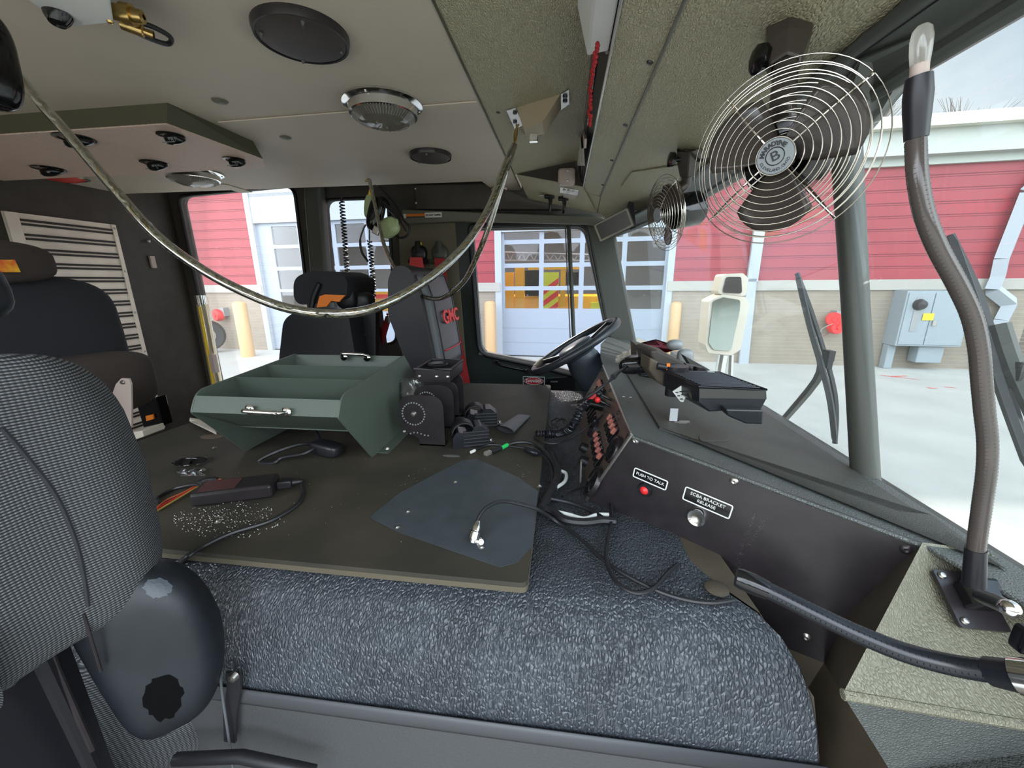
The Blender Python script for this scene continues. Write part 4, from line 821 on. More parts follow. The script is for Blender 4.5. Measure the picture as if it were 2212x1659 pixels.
def crumbs(m):
    rr = random.Random(11)
    def c_(x, y, s):
        p = P(x, y, 'z', -.4493); m.add([p + V(s, 0, 0), p + V(0, s * .7, 0), p + V(-s, s * .2, 0), p + V(0, -s * .6, 0), p + V(0, 0, s * .8)], [(0, 1, 4), (1, 2, 4), (2, 3, 4), (3, 0, 4)])
    for k in range(420):
        a = rr.random() * 6.28; r = rr.random() ** .6; x, y = 490 + math.cos(a) * r * 115, 1122 + math.sin(a) * r * 42
        c_(x, y, rr.uniform(.0004, .0016))
    for k in range(90): c_(rr.uniform(360, 1120), rr.uniform(960, 1180), rr.uniform(.0003, .0011))
    for k in range(60): c_(rr.gauss(925, 30), rr.gauss(1055, 14), rr.uniform(.0004, .0014))
    for k in range(40): c_(rr.gauss(1080, 50), rr.gauss(1025, 10), rr.uniform(.0004, .0012))
o = one('crumbs', crumbs, M['debris']); tag(o, 'white crumbs and chips scattered over the brown board', 'debris'); o['kind'] = 'stuff'
def screws(lst, lab, mt, z=-.449, r=.006):
    for (a, b), l in zip(lst, lab):
        tag(one('screw', lambda m: m.lathe([(0, .004), (r * .6, .0035), (r, .001), (r * 1.5, .0)], P(a, b, 'z', z), (0, 0, 1), 12), mt), l, 'screw')
screws([(881, 1106), (983, 1042), (858, 1140), (1040, 1183), (462, 968), (471, 1127), (1165, 1050)],
       ['black screw head on the left part of the blue-grey plate', 'screw with rust ring at the top of the blue-grey plate', 'bright chip screw at the left front edge of the blue-grey plate',
        'screw head just right of the chrome cable plug', 'shiny screw on the board between the stain and the divided bin', 'screw in the middle of the white crumbs', 'steel screw at the right edge of the brown board'], M['steel'], r=.0045)
M['binm2'] = M['binm']
# ================================================================== DIVIDED BIN
bn = thing('divided_bin', 'dark green metal bin with three compartments and chrome handles bolted to the board', 'bin', (-.67, 1.0, -.45))
xL, xR = -.865, -.492
side = rpoly([(.905, -.448), (.775, -.292), (.80, -.245), (1.165, -.222), (1.255, -.315), (1.13, -.449)], [.004, .01, .06, .008, .01, .004], 5)
def yz(x): return (V(x, 0, 0), V(0, 1, 0), V(0, 0, 1), V(1, 0, 0))
one('side_plate', lambda m: plate(m, yz(xR), side, (), .004), M['binm'], bn); one('side_plate', lambda m: plate(m, yz(xL + .004), side, (), .004), M['binm'], bn)
def sheet(m, pts, th=.003):   # (y,z) polyline extruded across
    for a, b in zip(pts[:-1], pts[1:]):
        d = (V(0, b[0] - a[0], b[1] - a[1])).normalized(); nrm = V(0, -d.z, d.y) * th
        A, B = V(xL + .004, *a), V(xL + .004, *b); m.prism([A, B, B + nrm, A + nrm], (xR - xL - .008, 0, 0))
one('front_panel', lambda m: sheet(m, [(.795, -.256), (.776, -.291), (.905, -.375)]), M['binm'], bn)
one('bottom_panel', lambda m: sheet(m, [(.90, -.375), (1.15, -.385)]), M['binm'], bn)
one('divider', lambda m: sheet(m, [(.915, -.240), (.955, -.38)]), M['binm'], bn); one('divider', lambda m: sheet(m, [(1.035, -.232), (1.065, -.38)]), M['binm'], bn)
one('back_panel', lambda m: sheet(m, [(1.165, -.224), (1.150, -.30), (1.13, -.385)]), M['binm'], bn)
one('flange', lambda m: (m.bx((xR, .935, -.4495), (xR + .03, 1.13, -.4465)), m.bx((xL - .03, .935, -.4495), (xL, 1.13, -.4465))), M['binm'], bn)
one('bolt', lambda m: [m.lathe([(0, .006), (.005, .005), (.008, 0)], p, (0, 0, 1), 12) for p in (V(xR + .016, .96, -.4465), V(xR + .012, 1.09, -.4465))], M['steel'], bn)
for (a, b, yy, nn) in ((((538, 885), (618, 890)), None, .778, -1), (((742, 771), (792, 773)), None, 1.15, 1)):
    p, q = P(*a[0], 'y', yy - .004), P(*a[1], 'y', yy - .004); d = V(0, -.022, .004) if nn < 0 else V(0, -.01, .012)
    h_ = one('handle', lambda m: m.tube(spline([p, p + d * .7, p + d + (q - p) * .15, q + d + (p - q) * .15, q + d * .7, q], 5), .0048, 10), M['chrome'], bn)
    one('handle_foot', lambda m: [m.lathe([(0, .005), (.008, .004), (.012, 0)], k, (0, -1, .1), 16) for k in (p, q)], M['chrome'], h_)
# ================================================================== THINGS ON THE BOARD
BT = -.4495
# power brick and its leads
pa = [P(a, b, 'z', BT) for a, b in ((432, 1086), (580, 1076), (600, 1052), (470, 1052))]
u_ = (P(600, 1066, 'z', BT) - P(438, 1086, 'z', BT)).normalized(); f = fr(P(516, 1071, 'z', BT) + V(0, 0, .0), u_, V(-u_.y, u_.x, 0))
t = thing('power_adapter', 'black power brick lying on the board beside the white crumbs', 'power adapter', f[0])
one('case', lambda m: m.box(at(f, 0, 0, .016), (.152, .062, .030), rotm(f)), M['blackm'], t, bevel=.006, seg=3)
one('label', lambda m: m.box(at(f, -.03, 0, .0315), (.07, .045, .0006), rotm(f)), mat('maroon_label', (.075, .03, .03), .5), t)
one('plug', lambda m: (m.box(at(f, .092, .005, .014), (.03, .022, .018), rotm(f)), m.tube([at(f, .105, .005, .014), at(f, .13, .008, .013)], [.008, .004], 10)), M['rubber'], t, bevel=.003)
z0 = BT + .004
one('lead', lambda m: m.tube(spline([at(f, .128, .008, .013), P(652, 1050, 'z', z0 + .005), P(655, 1066, 'z', z0), P(640, 1092, 'z', z0), P(585, 1125, 'z', z0), P(500, 1152, 'z', z0), P(440, 1180, 'z', z0), P(405, 1202, 'z', z0), P(385, 1218, 'z', -.49), P(372, 1240, 'z', -.53)], 7), .0042, 8), M['rubber'], t)
one('input_lead', lambda m: m.tube(spline([at(f, -.07, 0, .012), P(430, 1047, 'z', BT + .02), P(380, 1055, 'z', z0), P(340, 1075, 'z', z0), P(345, 1085, 'z', z0)], 6), .0035, 8), M['rubber'], t)
t = thing('wire_pair', 'loose orange and black wires with taped ends beside the power brick', 'wires', P(390, 1060, 'z', BT))
for mt, k in ((mat('dull_orange_wire', (.42, .10, .03), .5), 0), (M['red'], 6), (mat('dull_yellow_wire', (.40, .28, .06), .5), 11)): one('wire', lambda m: m.tube(spline([P(478, 1035 + k * .4, 'z', BT + .012), P(440, 1040 + k * .5, 'z', BT + .012), P(400, 1062 + k * .5, 'z', BT + .006), P(360, 1080 + k, 'z', BT + .003), P(338, 1098 + k * .6, 'z', BT + .003)], 6), .0018, 6), mt, t)
one('tape_wrap', lambda m: m.tube(spline([P(470, 1036, 'z', BT + .012), P(445, 1038, 'z', BT + .014), P(425, 1048, 'z', BT + .010)], 4), [.006, .008, .008, .008, .008, .008, .008, .008, .005], 8), M['rubber'], t)
t = thing('safety_glasses', 'dark folded glasses lying on the board left of the bin', 'glasses', P(405, 1000, 'z', BT))
for (a, b) in (((395, 998), 0), ((428, 995), 0)):
    p = P(*a, 'z', BT + .006); one('glass_lens', lambda m: m.sq(p, Matrix.Rotation(.4, 3, 'X'), (.021, .014, .003), 1, .8), M['gloss'], t)
one('temple', lambda m: (m.tube(spline([P(372, 1000, 'z', BT + .004), P(400, 1006, 'z', BT + .008), P(440, 998, 'z', BT + .006)], 5), .0016, 6), m.tube(spline([P(378, 996, 'z', BT + .004), P(410, 990, 'z', BT + .012), P(442, 992, 'z', BT + .005)], 5), .0016, 6)), M['gloss'], t)
tag(one('torn_wrapper', lambda m: m.grid(lambda u, v: P(388 + 52 * u + 6 * math.sin(v * 9), 1012 + 16 * v, 'z', BT + .003 + .004 * abs(math.sin(u * 9 + v * 5))), 10, 6, False), M['bag'], solid=.0006), 'scrap of clear wrapper below the dark glasses', 'wrapper')
tag(one('rag', lambda m: m.grid(lambda u, v: P(410 + 58 * u, 903 + 20 * v * (.4 + u) + 8 * u, 'z', BT + .004 + .006 * abs(math.sin(u * 7 + v * 3))), 12, 6), M['cream'], solid=.002), 'crumpled beige cloth at the board edge behind the bin corner', 'cloth')
tag(one('strap_loop', lambda m: m.grid(lambda u, v: spl1[int(u * 24)] + V(0, 0, .018 * v), 24, 1, True) if False else m.tube(spline([P(682, 930, 'y', .99), P(690, 955, 'z', BT + .03), P(660, 978, 'z', BT + .02), P(610, 988, 'z', BT + .012), P(590, 1000, 'z', BT + .004), P(560, 996, 'z', BT + .004), P(600, 975, 'z', BT + .03), P(650, 960, 'z', BT + .035), P(680, 962, 'z', BT + .02)], 7), .0045, 6), M['rubber']), 'black flat strap looped under the front of the green bin', 'strap')
tag(one('microphone_case', lambda m: m.sq(P(705, 968, 'z', BT + .02), Matrix.Rotation(-.35, 3, 'Z'), (.050, .022, .019), .5, .5), M['black']), 'black oblong case lying under the green bin beside the strap', 'case')
# sheet brackets (a row of black round-shouldered plates on a clamp base)
def br_plate(px0, px1, py0, py1, yy, lab, hole, arc=False):
    x0, x1 = P(px0, py1, 'y', yy).x, P(px1, py1, 'y', yy).x; zt, zb = P(px0, py0, 'y', yy).z, max(BT, P(px1, py1, 'y', yy).z)
    f = (V(0, yy, 0), V(1, 0, 0), V(0, 0, 1), V(0, -1, 0)); w_ = x1 - x0
    t = thing('swing_bracket', lab, 'bracket', V((x0 + x1) / 2, yy, zb), 'black round-shouldered steel brackets on the board')
    out_ = rpoly([(x1, zb), (x1, zt), (x0, zt), (x0, zt - w_ * .72), (x0 + w_ * .42, zt - w_ * 1.0), (x0 + w_ * .42, zb)], [.002, w_ * .34, w_ * .45, w_ * .32, w_ * .08, .002], 8)
    one('plate', lambda m: plate(m, f, out_, (), .004), M['blackm'], t)
    one('foot', lambda m: m.bx((x0 + w_ * .42, yy, zb), (x1, yy + .03, zb + .004)), M['blackm'], t)
    if hole:
        cx_, cz_ = x0 + w_ * .33, zt - w_ * .42
        one('bolt', lambda m: m.lathe([(0, .006), (.006, .005), (.009, 0)], V(cx_, yy, cz_), (0, -1, 0), 16), M['steel'], t)
        one('gear_tooth_ring', lambda m: [m.lathe([(0, .0025), (.0022, .002), (.0026, 0)], V(cx_ + math.cos(a) * w_ * .25, yy, cz_ + math.sin(a) * w_ * .25), (0, -1, 0), 6) for a in [k * 2 * math.pi / 26 for k in range(26)]] + [m.lathe([(0, .0025), (.0022, .002), (.0026, 0)], V(cx_ - w_ * .1 + k * w_ * .08, yy, cz_ - w_ * .46 + .004 * math.sin(k)), (0, -1, 0), 6) for k in range(6)], M['greymetal'], t)
    return t
br_plate(868, 962, 853, 967, 1.00, 'front black bracket with a ring of punched holes, nearest of the row beside the bin', True)
br_plate(898, 982, 832, 925, 1.075, 'second black bracket of the row, partly behind the holed one', True)
br_plate(912, 992, 822, 900, 1.13, 'third black bracket of the row, below the black tray', False)
br_plate(945, 1003, 806, 900, 1.22, 'tall black bracket at the back right of the row', False)
trc = P(938, 808, 'y', 1.19)
t = thing('bracket_tray', 'open black metal tray on top of the bracket row, in front of the driver seat', 'tray', trc)
x0, x1 = P(897, 806, 'y', 1.12).x, P(972, 806, 'y', 1.12).x; z1_, z2_ = P(930, 798, 'y', 1.12).z, P(930, 826, 'y', 1.12).z
one('tray_wall', lambda m: (m.bx((x0, 1.12, z2_), (x1, 1.124, z1_)), m.bx((x0, 1.27, z2_), (x1, 1.274, z1_)), m.bx((x0, 1.124, z2_), (x0 + .004, 1.27, z1_)), m.bx((x1 - .004, 1.124, z2_), (x1, 1.27, z1_)), m.bx((x0, 1.124, z2_), (x1, 1.27, z2_ + .003))), M['blackm'], t)
one('rim', lambda m: m.tube([V(x0, 1.12, z1_), V(x1, 1.12, z1_), V(x1, 1.274, z1_), V(x0, 1.274, z1_)], .005, 6, closed=True), M['rubber'], t)
one('ring_holder', lambda m: m.lathe([(.03, 0), (.034, .004), (.030, .008), (.028, 0)], V(x0 + .045, 1.2, z1_ - .005), (0, 0, 1), 24), M['rubber'], t)
one('bolt', lambda m: [m.lathe([(0, .004), (.004, .003), (.006, 0)], V(x, 1.12, (z1_ + z2_) / 2 - .002), (0, -1, 0), 12) for x in (x0 + .012, x0 + .066, x1 - .008)], M['steel'], t)
one('support', lambda m: m.bx((x0 + .02, 1.17, BT), (x1 - .02, 1.25, z2_)), M['blackm'], t)
# plastic bag of parts
bc_ = P(888, 846, 'y', 1.12)
def bagf(u, v):
    a = u * 2 * math.pi; r = (.030 + .006 * math.sin(3 * a) + .004 * math.sin(7 * a + v * 5)) * (.55 + .6 * math.sin(math.pi * (.12 + .75 * v))); return bc_ + V(math.cos(a) * r * 1.1, math.sin(a) * r * .7, -.035 + .075 * v)
t = thing('plastic_bag', 'clear plastic bag of small parts wedged between the bin and the brackets', 'bag', bc_ - V(0, 0, .035)); one('film', lambda m: m.grid(bagf, 36, 14), M['bag'], t)
one('contents', lambda m: [m.sq(bc_ + V(-.008 + .012 * k, 0, -.018 + .010 * k), Matrix.Identity(3), (.010, .008, .012), .8, .8, 12, 8) for k in range(3)], M['pinkish'], t)
one('bag_flap', lambda m: m.grid(lambda u, v: bc_ + V(-.042 + .018 * u, -.005 + .004 * math.sin(v * 6), .03 - .05 * v + .008 * u), 6, 8), M['bag'], t, solid=.0005)
# ribbed rubber holders
def ribbed(c, sc, rz, lab):
    t = thing('ribbed_holder', lab, 'holder', c, 'black ribbed rubber tool holders on the board'); R_ = Matrix.Rotation(rz, 3, 'Z'); L_, Wd, Hh = .10 * sc, .052 * sc, .062 * sc
    f = (Vector(c), R_ @ V(1, 0, 0), R_ @ V(0, 1, 0), V(0, 0, 1))
    def xz(y): return (at(f, 0, y, 0), f[1], f[3], -f[2])
    pr = rpoly([(-L_ / 2, 0), (L_ / 2, 0), (L_ / 2, Hh * .72), (L_ * .30, Hh), (L_ * .12, Hh), (-L_ * .02, Hh * .62), (-L_ * .38, Hh * .80), (-L_ / 2, Hh * .5)], [.002, .003, .006, .006, .006, .02, .012, .006], 5)
    one('body', lambda m: plate(m, xz(-Wd / 2), pr, (), Wd), M['gloss2'], t, bevel=.002)
    one('rib', lambda m: [m.box(at(f, L_ * .5, 0, Hh * (.10 + .15 * k)), (.006, Wd * 1.02, .0035), rotm(f)) for k in range(5)] + [m.box(at(f, L_ * .14, -Wd * .5, Hh * (.10 + .16 * k)), (L_ * .70, .008, .0045), rotm(f)) for k in range(5)], M['rubber'], t, bevel=.001)
    one('strap_arch', lambda m: m.grid(lambda u, v: at(f, -L_ * .18 + L_ * .34 * math.cos(math.pi * (1 - u)), -Wd * .45 + Wd * .9 * v, Hh * (.62 + .55 * math.sin(math.pi * u))), 14, 3), M['rubber'], t, solid=.003)
    one('foot', lambda m: m.box(at(f, L_ * .56, 0, .003), (.022, Wd * .7, .006), rotm(f)), M['gloss2'], t)
    one('foot_screw', lambda m: m.lathe([(0, .005), (.004, .004), (.005, 0)], at(f, L_ * .6, 0, .006), (0, 0, 1), 10), M['steel'], t)
M['gloss2'] = mat('semi_gloss_rubber', (.010, .012, .016), .28)
ribbed(P(1012, 965, 'z', BT) + V(0, .02, 0), 1.0, .35, 'front black ribbed rubber holder on the board, nearest the cable ends')
ribbed(P(1035, 925, 'z', BT) + V(0, .03, 0), 1.0, .25, 'rear black ribbed rubber holder on the board, next to the grey pouch')
pcs = [P(a, b, 'z', BT) for a, b in ((1074, 928), (1108, 940), (1145, 905), (1118, 897))]
t = thing('pouch', 'flat grey fabric pouch lying open on the board by the ribbed holders', 'pouch', P(1105, 920, 'z', BT))
def pouchf(u, v):
    a, b = P(1073, 930, 'z', BT), P(1110, 941, 'z', BT); c_, d_ = P(1118, 897, 'z', BT), P(1146, 900, 'z', BT); s = v; th = u * 2 * math.pi; l, r = a.lerp(c_, s), b.lerp(d_, s); q = l.lerp(r, .5 + .5 * math.cos(th)); return q + V(0, 0, .010 * (1 - .75 * s) * (1 + math.sin(th)))
one('pocket', lambda m: m.grid(pouchf, 24, 10), M['pouchm'] if 'pouchm' in M else M['seatgrey'], t)
one('hem', lambda m: m.tube([pouchf(k / 24, 0) for k in range(24)], .0018, 6, closed=True), M['seatblack'], t)
# data cable, ferrite cable, coax
def zc(a, b, z=BT + .006): return P(a, b, 'z', z)
t = thing('data_cable', 'black network cable with clear plug and green tape on the board', 'cable', zc(1060, 980))
one('jacket', lambda m: m.tube(spline([zc(1072, 972), zc(1092, 962, BT + .008), zc(1120, 955, BT + .012), zc(1150, 958, BT + .012), zc(1175, 975, BT + .01), zc(1195, 1000, BT), zc(1200, 1030, -.458), zc(1188, 1060, -.465), zc(1170, 1085, -.468)], 7), .0052, 8), M['rubber'], t)
one('green_tape', lambda m: m.tube([zc(1083, 968, BT + .007), zc(1096, 961, BT + .008)], .006, 10), M['green'], t)
one('boot', lambda m: m.tube([zc(1084, 967, BT + .007), zc(1062, 977, BT + .006)], [.006, .0075], 10), M['rubber'], t)
pg = fr(zc(1054, 979), zc(1062, 976) - zc(1046, 983), (0, 0, 1)); one('plug', lambda m: m.box(pg[0] + V(0, 0, .001), (.020, .009, .012), rotm(pg)), M['bag2'] if 'bag2' in M else M['lens'], t)
t = thing('ferrite_cable', 'black cable with a cylindrical ferrite lump and bare silver tip crossing the board', 'cable', zc(1080, 960))
one('jacket', lambda m: m.tube(spline([zc(1025, 974), zc(1050, 962), zc(1075, 961), zc(1110, 965), zc(1140, 970, BT + .01), zc(1175, 985, BT + .005), zc(1192, 1020, -.455), zc(1188, 1065, -.465)], 7), .0032, 8), M['rubber'], t)
one('ferrite', lambda m: m.tube([zc(1134, 970, BT + .011), zc(1138, 971, BT + .011), zc(1160, 979, BT + .010), zc(1164, 981, BT + .010)], [.006, .0095, .0095, .006], 12), M['gloss2'], t)
one('tip', lambda m: m.tube([zc(1026, 973), zc(1017, 977)], .0042, 10), M['white'], t)
t = thing('antenna_cable', 'black coaxial cable curving over the blue-grey plate to a chrome plug', 'cable', zc(1030, 1170))
one('jacket', lambda m: m.tube(spline([zc(1028, 1142, BT + .022), zc(1034, 1118, BT + .035), zc(1052, 1096, BT + .045), zc(1085, 1083, BT + .045), zc(1120, 1088, BT + .035), zc(1160, 1100, BT + .02), P(1200, 1125, 'z', -.465), P(1250, 1160, 'z', -.468), P(1310, 1215, 'z', -.468), P(1390, 1262, 'z', -.470), P(1460, 1290, 'z', -.471), P(1530, 1302, 'z', -.471), P(1585, 1296, 'z', -.471)], 7), .0036, 8), M['rubber'], t)
n0, n1 = zc(1022, 1165, BT + .010), zc(1029, 1141, BT + .024)
one('plug', lambda m: m.lathe([(0, -.006), (.006, -.006), (.006, 0), (.0105, 0), (.0105, .012), (.0085, .014), (.0085, .022), (.006, .026), (.004, .032)], n0, n1 - n0, 18), M['chrome'], t)
tag(one('brass_adapter', lambda m: m.lathe([(0, 0), (.007, 0), (.008, .006), (.005, .010), (0, .010)], P(1035, 1172, 'z', BT), (.5, -.6, .6), 16), M['chrome']), 'tiny chrome ring adapter lying beside the coaxial plug', 'adapter')
# ---- cable bundle in the gap
def gz(a, b, z=-.462): return P(a, b, 'z', z)
for lab, col, r, pts in (('thick black cable bundle running down the gap between board and dash', 'rubber', .010, ((1195, 985), (1205, 1020), (1195, 1055), (1180, 1080), (1168, 1100))),
    ('white cable looping in the gap between board and dash', 'whitecable', .0042, ((1172, 1100), (1195, 1060), (1220, 1040), (1222, 1022), (1205, 1018), (1195, 1030))),
    ('white cable lying with black ones in front of the dash foot', 'whitecable', .0042, ((1205, 1106), (1230, 1112), (1262, 1120), (1290, 1112), (1315, 1112))),
    ('ridged black conduit lying in front of the dash foot', 'rubber', .008, ((1170, 1095), (1195, 1105), (1220, 1122), (1260, 1128), (1300, 1124), (1330, 1126))),
    ('thin black cable behind the conduit near the dash foot', 'black', .005, ((1180, 1075), (1230, 1085), (1270, 1100), (1300, 1118))),
    ('black cable looping over the engine cover before the black dash panel', 'rubber', .0036, ((1312, 1060), (1322, 1110), (1312, 1170), (1310, 1210), (1330, 1255), (1370, 1280), (1410, 1272), (1440, 1240), (1465, 1218))),
    ('thin dark lead between the gauge panel and the cable bundle', 'black', .003, ((1215, 1072), (1240, 1058), (1268, 1052), (1290, 1058), (1310, 1080)))):
    tag(one('cable', lambda m: m.tube(spline([gz(a, b) for a, b in pts], 7), r, 8), M[col]), lab, 'cable')
tag(one('cable_tie', lambda m: m.tube([gz(1199 + 8 * math.cos(k), 1062 + 4 * math.sin(k)) for k in [i * .7 for i in range(9)]], .002, 5), M['rubber']), 'black cable tie round the bundle by the white loop', 'cable tie')
tag(one('lever', lambda m: (m.bx(tuple(gz(1252, 1042, -.475)), tuple(gz(1252, 1042, -.475) + V(.004, .012, .055)))), M['greyolive']), 'thin upright bracket standing beside the gauge panel foot', 'bracket')
# ================================================================== DASH
DPN, DP0 = (.16, 0, 1), (.15, .8, -.30)
def DP(px, py, off=0): return PP(px, py, (DP0[0], DP0[1], DP0[2] + off), DPN)
def dz(x, y): return V(x, y, -.30 - .16 * (x - .15))
dh_ = thing('dashboard', 'grey textured dashboard with black switch panel under the windscreen', 'dashboard', (.35, 1, -1.2))
G1, G0, K1 = DP(1303, 790), DP(1365, 940), DP(1992, 1174)
G2 = P(1268, 1080, 'z', -.472)
nP = (K1 - G0).cross(G2 - G0).normalized()
if nP.y > 0: nP = -nP
def BK(px, py, off=0): return PP(px, py, G0 + nP * off, nP)
E1, E2, E3 = BK(1590, 1290), BK(1700, 1400), BK(1780, 1432); E4 = BK(1832, 1326)
Dp, Cp = P(1820, 1500, 'z', -.47), P(2420, 1600, 'z', -.47)
Bq = DP(2130, 1192); Bw = V(.605, P(2212, 1255, 'x', .605).y, -.38)
far = [V(.155, 1.62, -.301), V(.19, 2.0, -.306), V(.26, 2.34, -.318), V(.40, 2.36, -.34)]
wb = [V(wsb(y).x, y, dz(wsb(y).x, y).z) for y in (2.2, 2.0, 1.8, 1.6, 1.2, .8, .4, .25)]
top = [K1, G0, G1] + far + wb + [V(.605, .22, -.372)]
one('top_panel', lambda m: m.prism([V(p.x, p.y, dz(p.x, p.y).z) for p in top], (0, 0, -.006)), M['dashv'], dh_, bevel=.002)
# inset removable panel
ins = [DP(*q) for q in ((1349, 800), (1425, 927), (1700, 1025), (1940, 1110), (2010, 1117))]
inw = [V(wsb(y).x - .035, y, 0) for y in (.52, .8, 1.2, 1.5, 1.62)]
ins2 = [V(p.x, p.y, dz(p.x, p.y).z + .0005) for p in ins + inw]
one('inset_panel', lambda m: m.prism(ins2, (0, 0, .0035)), M['dashp'], dh_, bevel=.001)
one('panel_gap', lambda m: m.tube([p + V(0, 0, .0005) for p in ins2[:5]], .0022, 6), M['rubber'], dh_)
def bp(m, pts, d=nP * -.004): m.prism(pts, d)
one('side_panel', lambda m: bp(m, [G0 + (K1 - G0) * -.002, K1, E4, E3, E2, E1, G2]), M['blackpanel'] if 'blackpanel' in M else M['blackm'], dh_)
one('panel_lip', lambda m: m.tube([BK(1366, 944, .001), BK(1988, 1178, .001)], .0035, 6), M['dashv'], dh_)
Gn = (G1 - G0).cross(G2 - G0).normalized()
if Gn.x > 0: Gn = -Gn
def GP(u, v, off=0): return G0 + (G1 - G0) * u + (G2 - G0) * v + Gn * off
one('gauge_panel', lambda m: m.prism([G0, G1 + (G1 - G0) * .0, GP(1, 1), G2], Gn * -.004), mat('bronze_panel', (.16, .12, .095), .38, .5), dh_)
one('corner_trim', lambda m: m.tube([GP(-.004, -.01, .002), GP(-.004, 1.0, .002)], .004, 8), M['steel'], dh_)
one('top_trim', lambda m: m.tube([GP(0, -.0, .002), GP(1, 0, .002)], .003, 8), M['steel'], dh_)
# switches
gfr = (G0, (G1 - G0).normalized(), (G0 - G2).normalized(), Gn); LU, LV = (G1 - G0).length, (G2 - G0).length
gR = rotm((G0, gfr[1], (Gn.cross(gfr[1])), Gn))
def sw(m, u, v, w_, h, d, tilt=0): m.box(GP(u, v, d / 2 - .001), (w_, h, d), gR @ Matrix.Rotation(tilt, 3, 'X'))
for row, (v, n, u0, st, mt, cap) in enumerate(((.24, 4, .13, .045, 'red2', 1), (.60, 5, .11, .048, 'red2', 1), (.24, 3, .70, .05, 'red2', 1), (.60, 5, .50, .05, 'black', 0))):
    for k in range(n):
        s_ = one('rocker_switch', lambda m: sw(m, u0 + k * st, v, .016, .040, .010, .12), M['gloss'], dh_, bevel=.002)
        if cap: one('switch_cap', lambda m: sw(m, u0 + k * st, v - .05, .012, .016, .016, .12), M['sredcap'], s_, bevel=.002) if 'sredcap' in M else one('switch_cap', lambda m: sw(m, u0 + k * st, v - .05, .012, .016, .016, .12), M['sred'] if 'sred' in M else M['pinkred'] if 'pinkred' in M else M['red'], s_, bevel=.002)
        one('switch_plate', lambda m: sw(m, u0 + k * st, v + .16, .012, .006, .002), M['steel'], dh_)
for (u, v, r) in ((.045, .30, .030), (.03, .78, .034), (.62, .28, .026), (.83, .62, .028), (.42, .62, .026)):
    g_ = one('gauge', lambda m: m.lathe([(0, .010), (r * .8, .012), (r, .008), (r, 0)], GP(u, v), Gn, 32), M['gloss'], dh_)
    one('gauge_bezel', lambda m: m.lathe([(r * .92, .010), (r * 1.04, .010), (r * 1.06, 0)], GP(u, v), Gn, 32), M['blackm'], g_)
for (u, v, mt) in ((.40, .16, 'brightred'), (.44, .10, 'black')):
    k_ = one('toggle', lambda m: m.tube([GP(u, v), GP(u, v, .035)], [.004, .003], 8), M['black'], dh_); one('toggle_tip', lambda m: m.sq(GP(u, v, .038), Matrix.Identity(3), (.008, .008, .008), 1, 1), M[mt], k_)
lv = one('selector_lever', lambda m: m.tube([GP(.50, .30), GP(.49, .34, .04), GP(.46, .5, .06)], [.016, .014, .010], 10), M['gloss'], dh_)
one('lever_grip', lambda m: m.tube([GP(.52, .20, .035), GP(.50, .32, .045)], [.010, .009], 8), M['red'], lv)
one('knob', lambda m: [m.lathe([(0, .02), (.012, .018), (.014, 0)], GP(u, v), Gn, 18) for u, v in ((.25, .93), (.36, .90))], M['rubber'], dh_)
one('panel_screw', lambda m: [m.lathe([(0, .004), (.004, .003), (.006, 0)], GP(u, .06), Gn, 12) for u in (.02, .25, .55, .95)], M['blackm'], dh_)
ptx = (GP(.22, .075, .0015), -gfr[1], gfr[2] - gfr[1] * 0, Gn)
text('panel_text', 'F L I F T', ptx, .013, M['steel'], dh_)
# black side panel fittings
fbk = (G0, (K1 - G0).normalized(), None, None); uu = fbk[1]; vv = nP.cross(uu)
if vv.z < 0: vv = -vv
def bkf(px, py, off=.001): return (BK(px, py, off), uu, vv, uu.cross(vv))
def name_plate(px, py, w_, h, lines, size):
    f = bkf(px, py, .0015)
    a = one('name_plate', lambda m: plate(m, f, rrect(-w_ / 2, -h / 2, w_ / 2, h / 2, .003, 3), (), .002), M['gloss'], dh_)
    one('plate_rim', lambda m: m.tube([at(f, x, y, .0004) for x, y in rrect(-w_ / 2, -h / 2, w_ / 2, h / 2, .003, 3)], .0013, 6, closed=True), M['white'], a)
    for i, ln in enumerate(lines): text('plate_text', ln, (at(f, 0, (len(lines) - 1) * size * .55 - i * size * 1.1, .0004), f[1], f[2], f[3]), size, M['white'], a)
name_plate(1404, 1034, .066, .019, ['PUSH TO TALK'], .0083)
name_plate(1527, 1085, .080, .026, ['SCBA BRACKET', 'RELEASE'], .0086)
def lat(name, px, py, pr, mt, par=None, n=28): return one(name, lambda m: m.lathe(pr, BK(px, py), uu.cross(vv), n), mt, par or dh_)
b_ = lat('push_button', 1394, 1057, [(.0085, .008), (.0125, .008), (.0145, .003), (.0145, 0)], M['black']); lat('button_cap', 1394, 1057, [(0, .012), (.005, .011), (.0085, .007), (.0085, .002)], M['brightred'], b_)
b_ = lat('push_button', 1507, 1115, [(.0105, .009), (.0155, .010), (.0175, .003), (.0175, 0)], M['chrome']); lat('button_cap', 1507, 1115, [(0, .005), (.007, .006), (.0105, .009), (.0105, .002)], M['steel'], b_)
for (a, b) in ((1372, 952), (1585, 1040), (1957, 1187), (1742, 1377), (1451, 1192)):
    one('panel_screw', lambda m: m.lathe([(0, .002), (.003, .003), (.0055, .002), (.0075, 0)], BK(a, b), uu.cross(vv), 16), M['steel'] if (a, b) != (1957, 1187) else M['blackm'], dh_)
def scuff(m):
    rr = random.Random(4)
    for k in range(170):
        s = rr.random(); br = rr.random() < .65
        if br: x, y = 1632 - 44 * math.sin(s * 1.5) + rr.gauss(0, 3), 1105 + 150 * s
        else: x, y = 1655 - 40 * s + rr.gauss(0, 4), 1120 + 60 * s
        p = BK(x, y, .0003); l = rr.uniform(.0006, .0022); m.add([p, p + vv * l + uu * l * .6, p + vv * l * 1.1 + uu * l * .3], [(0, 1, 2)])
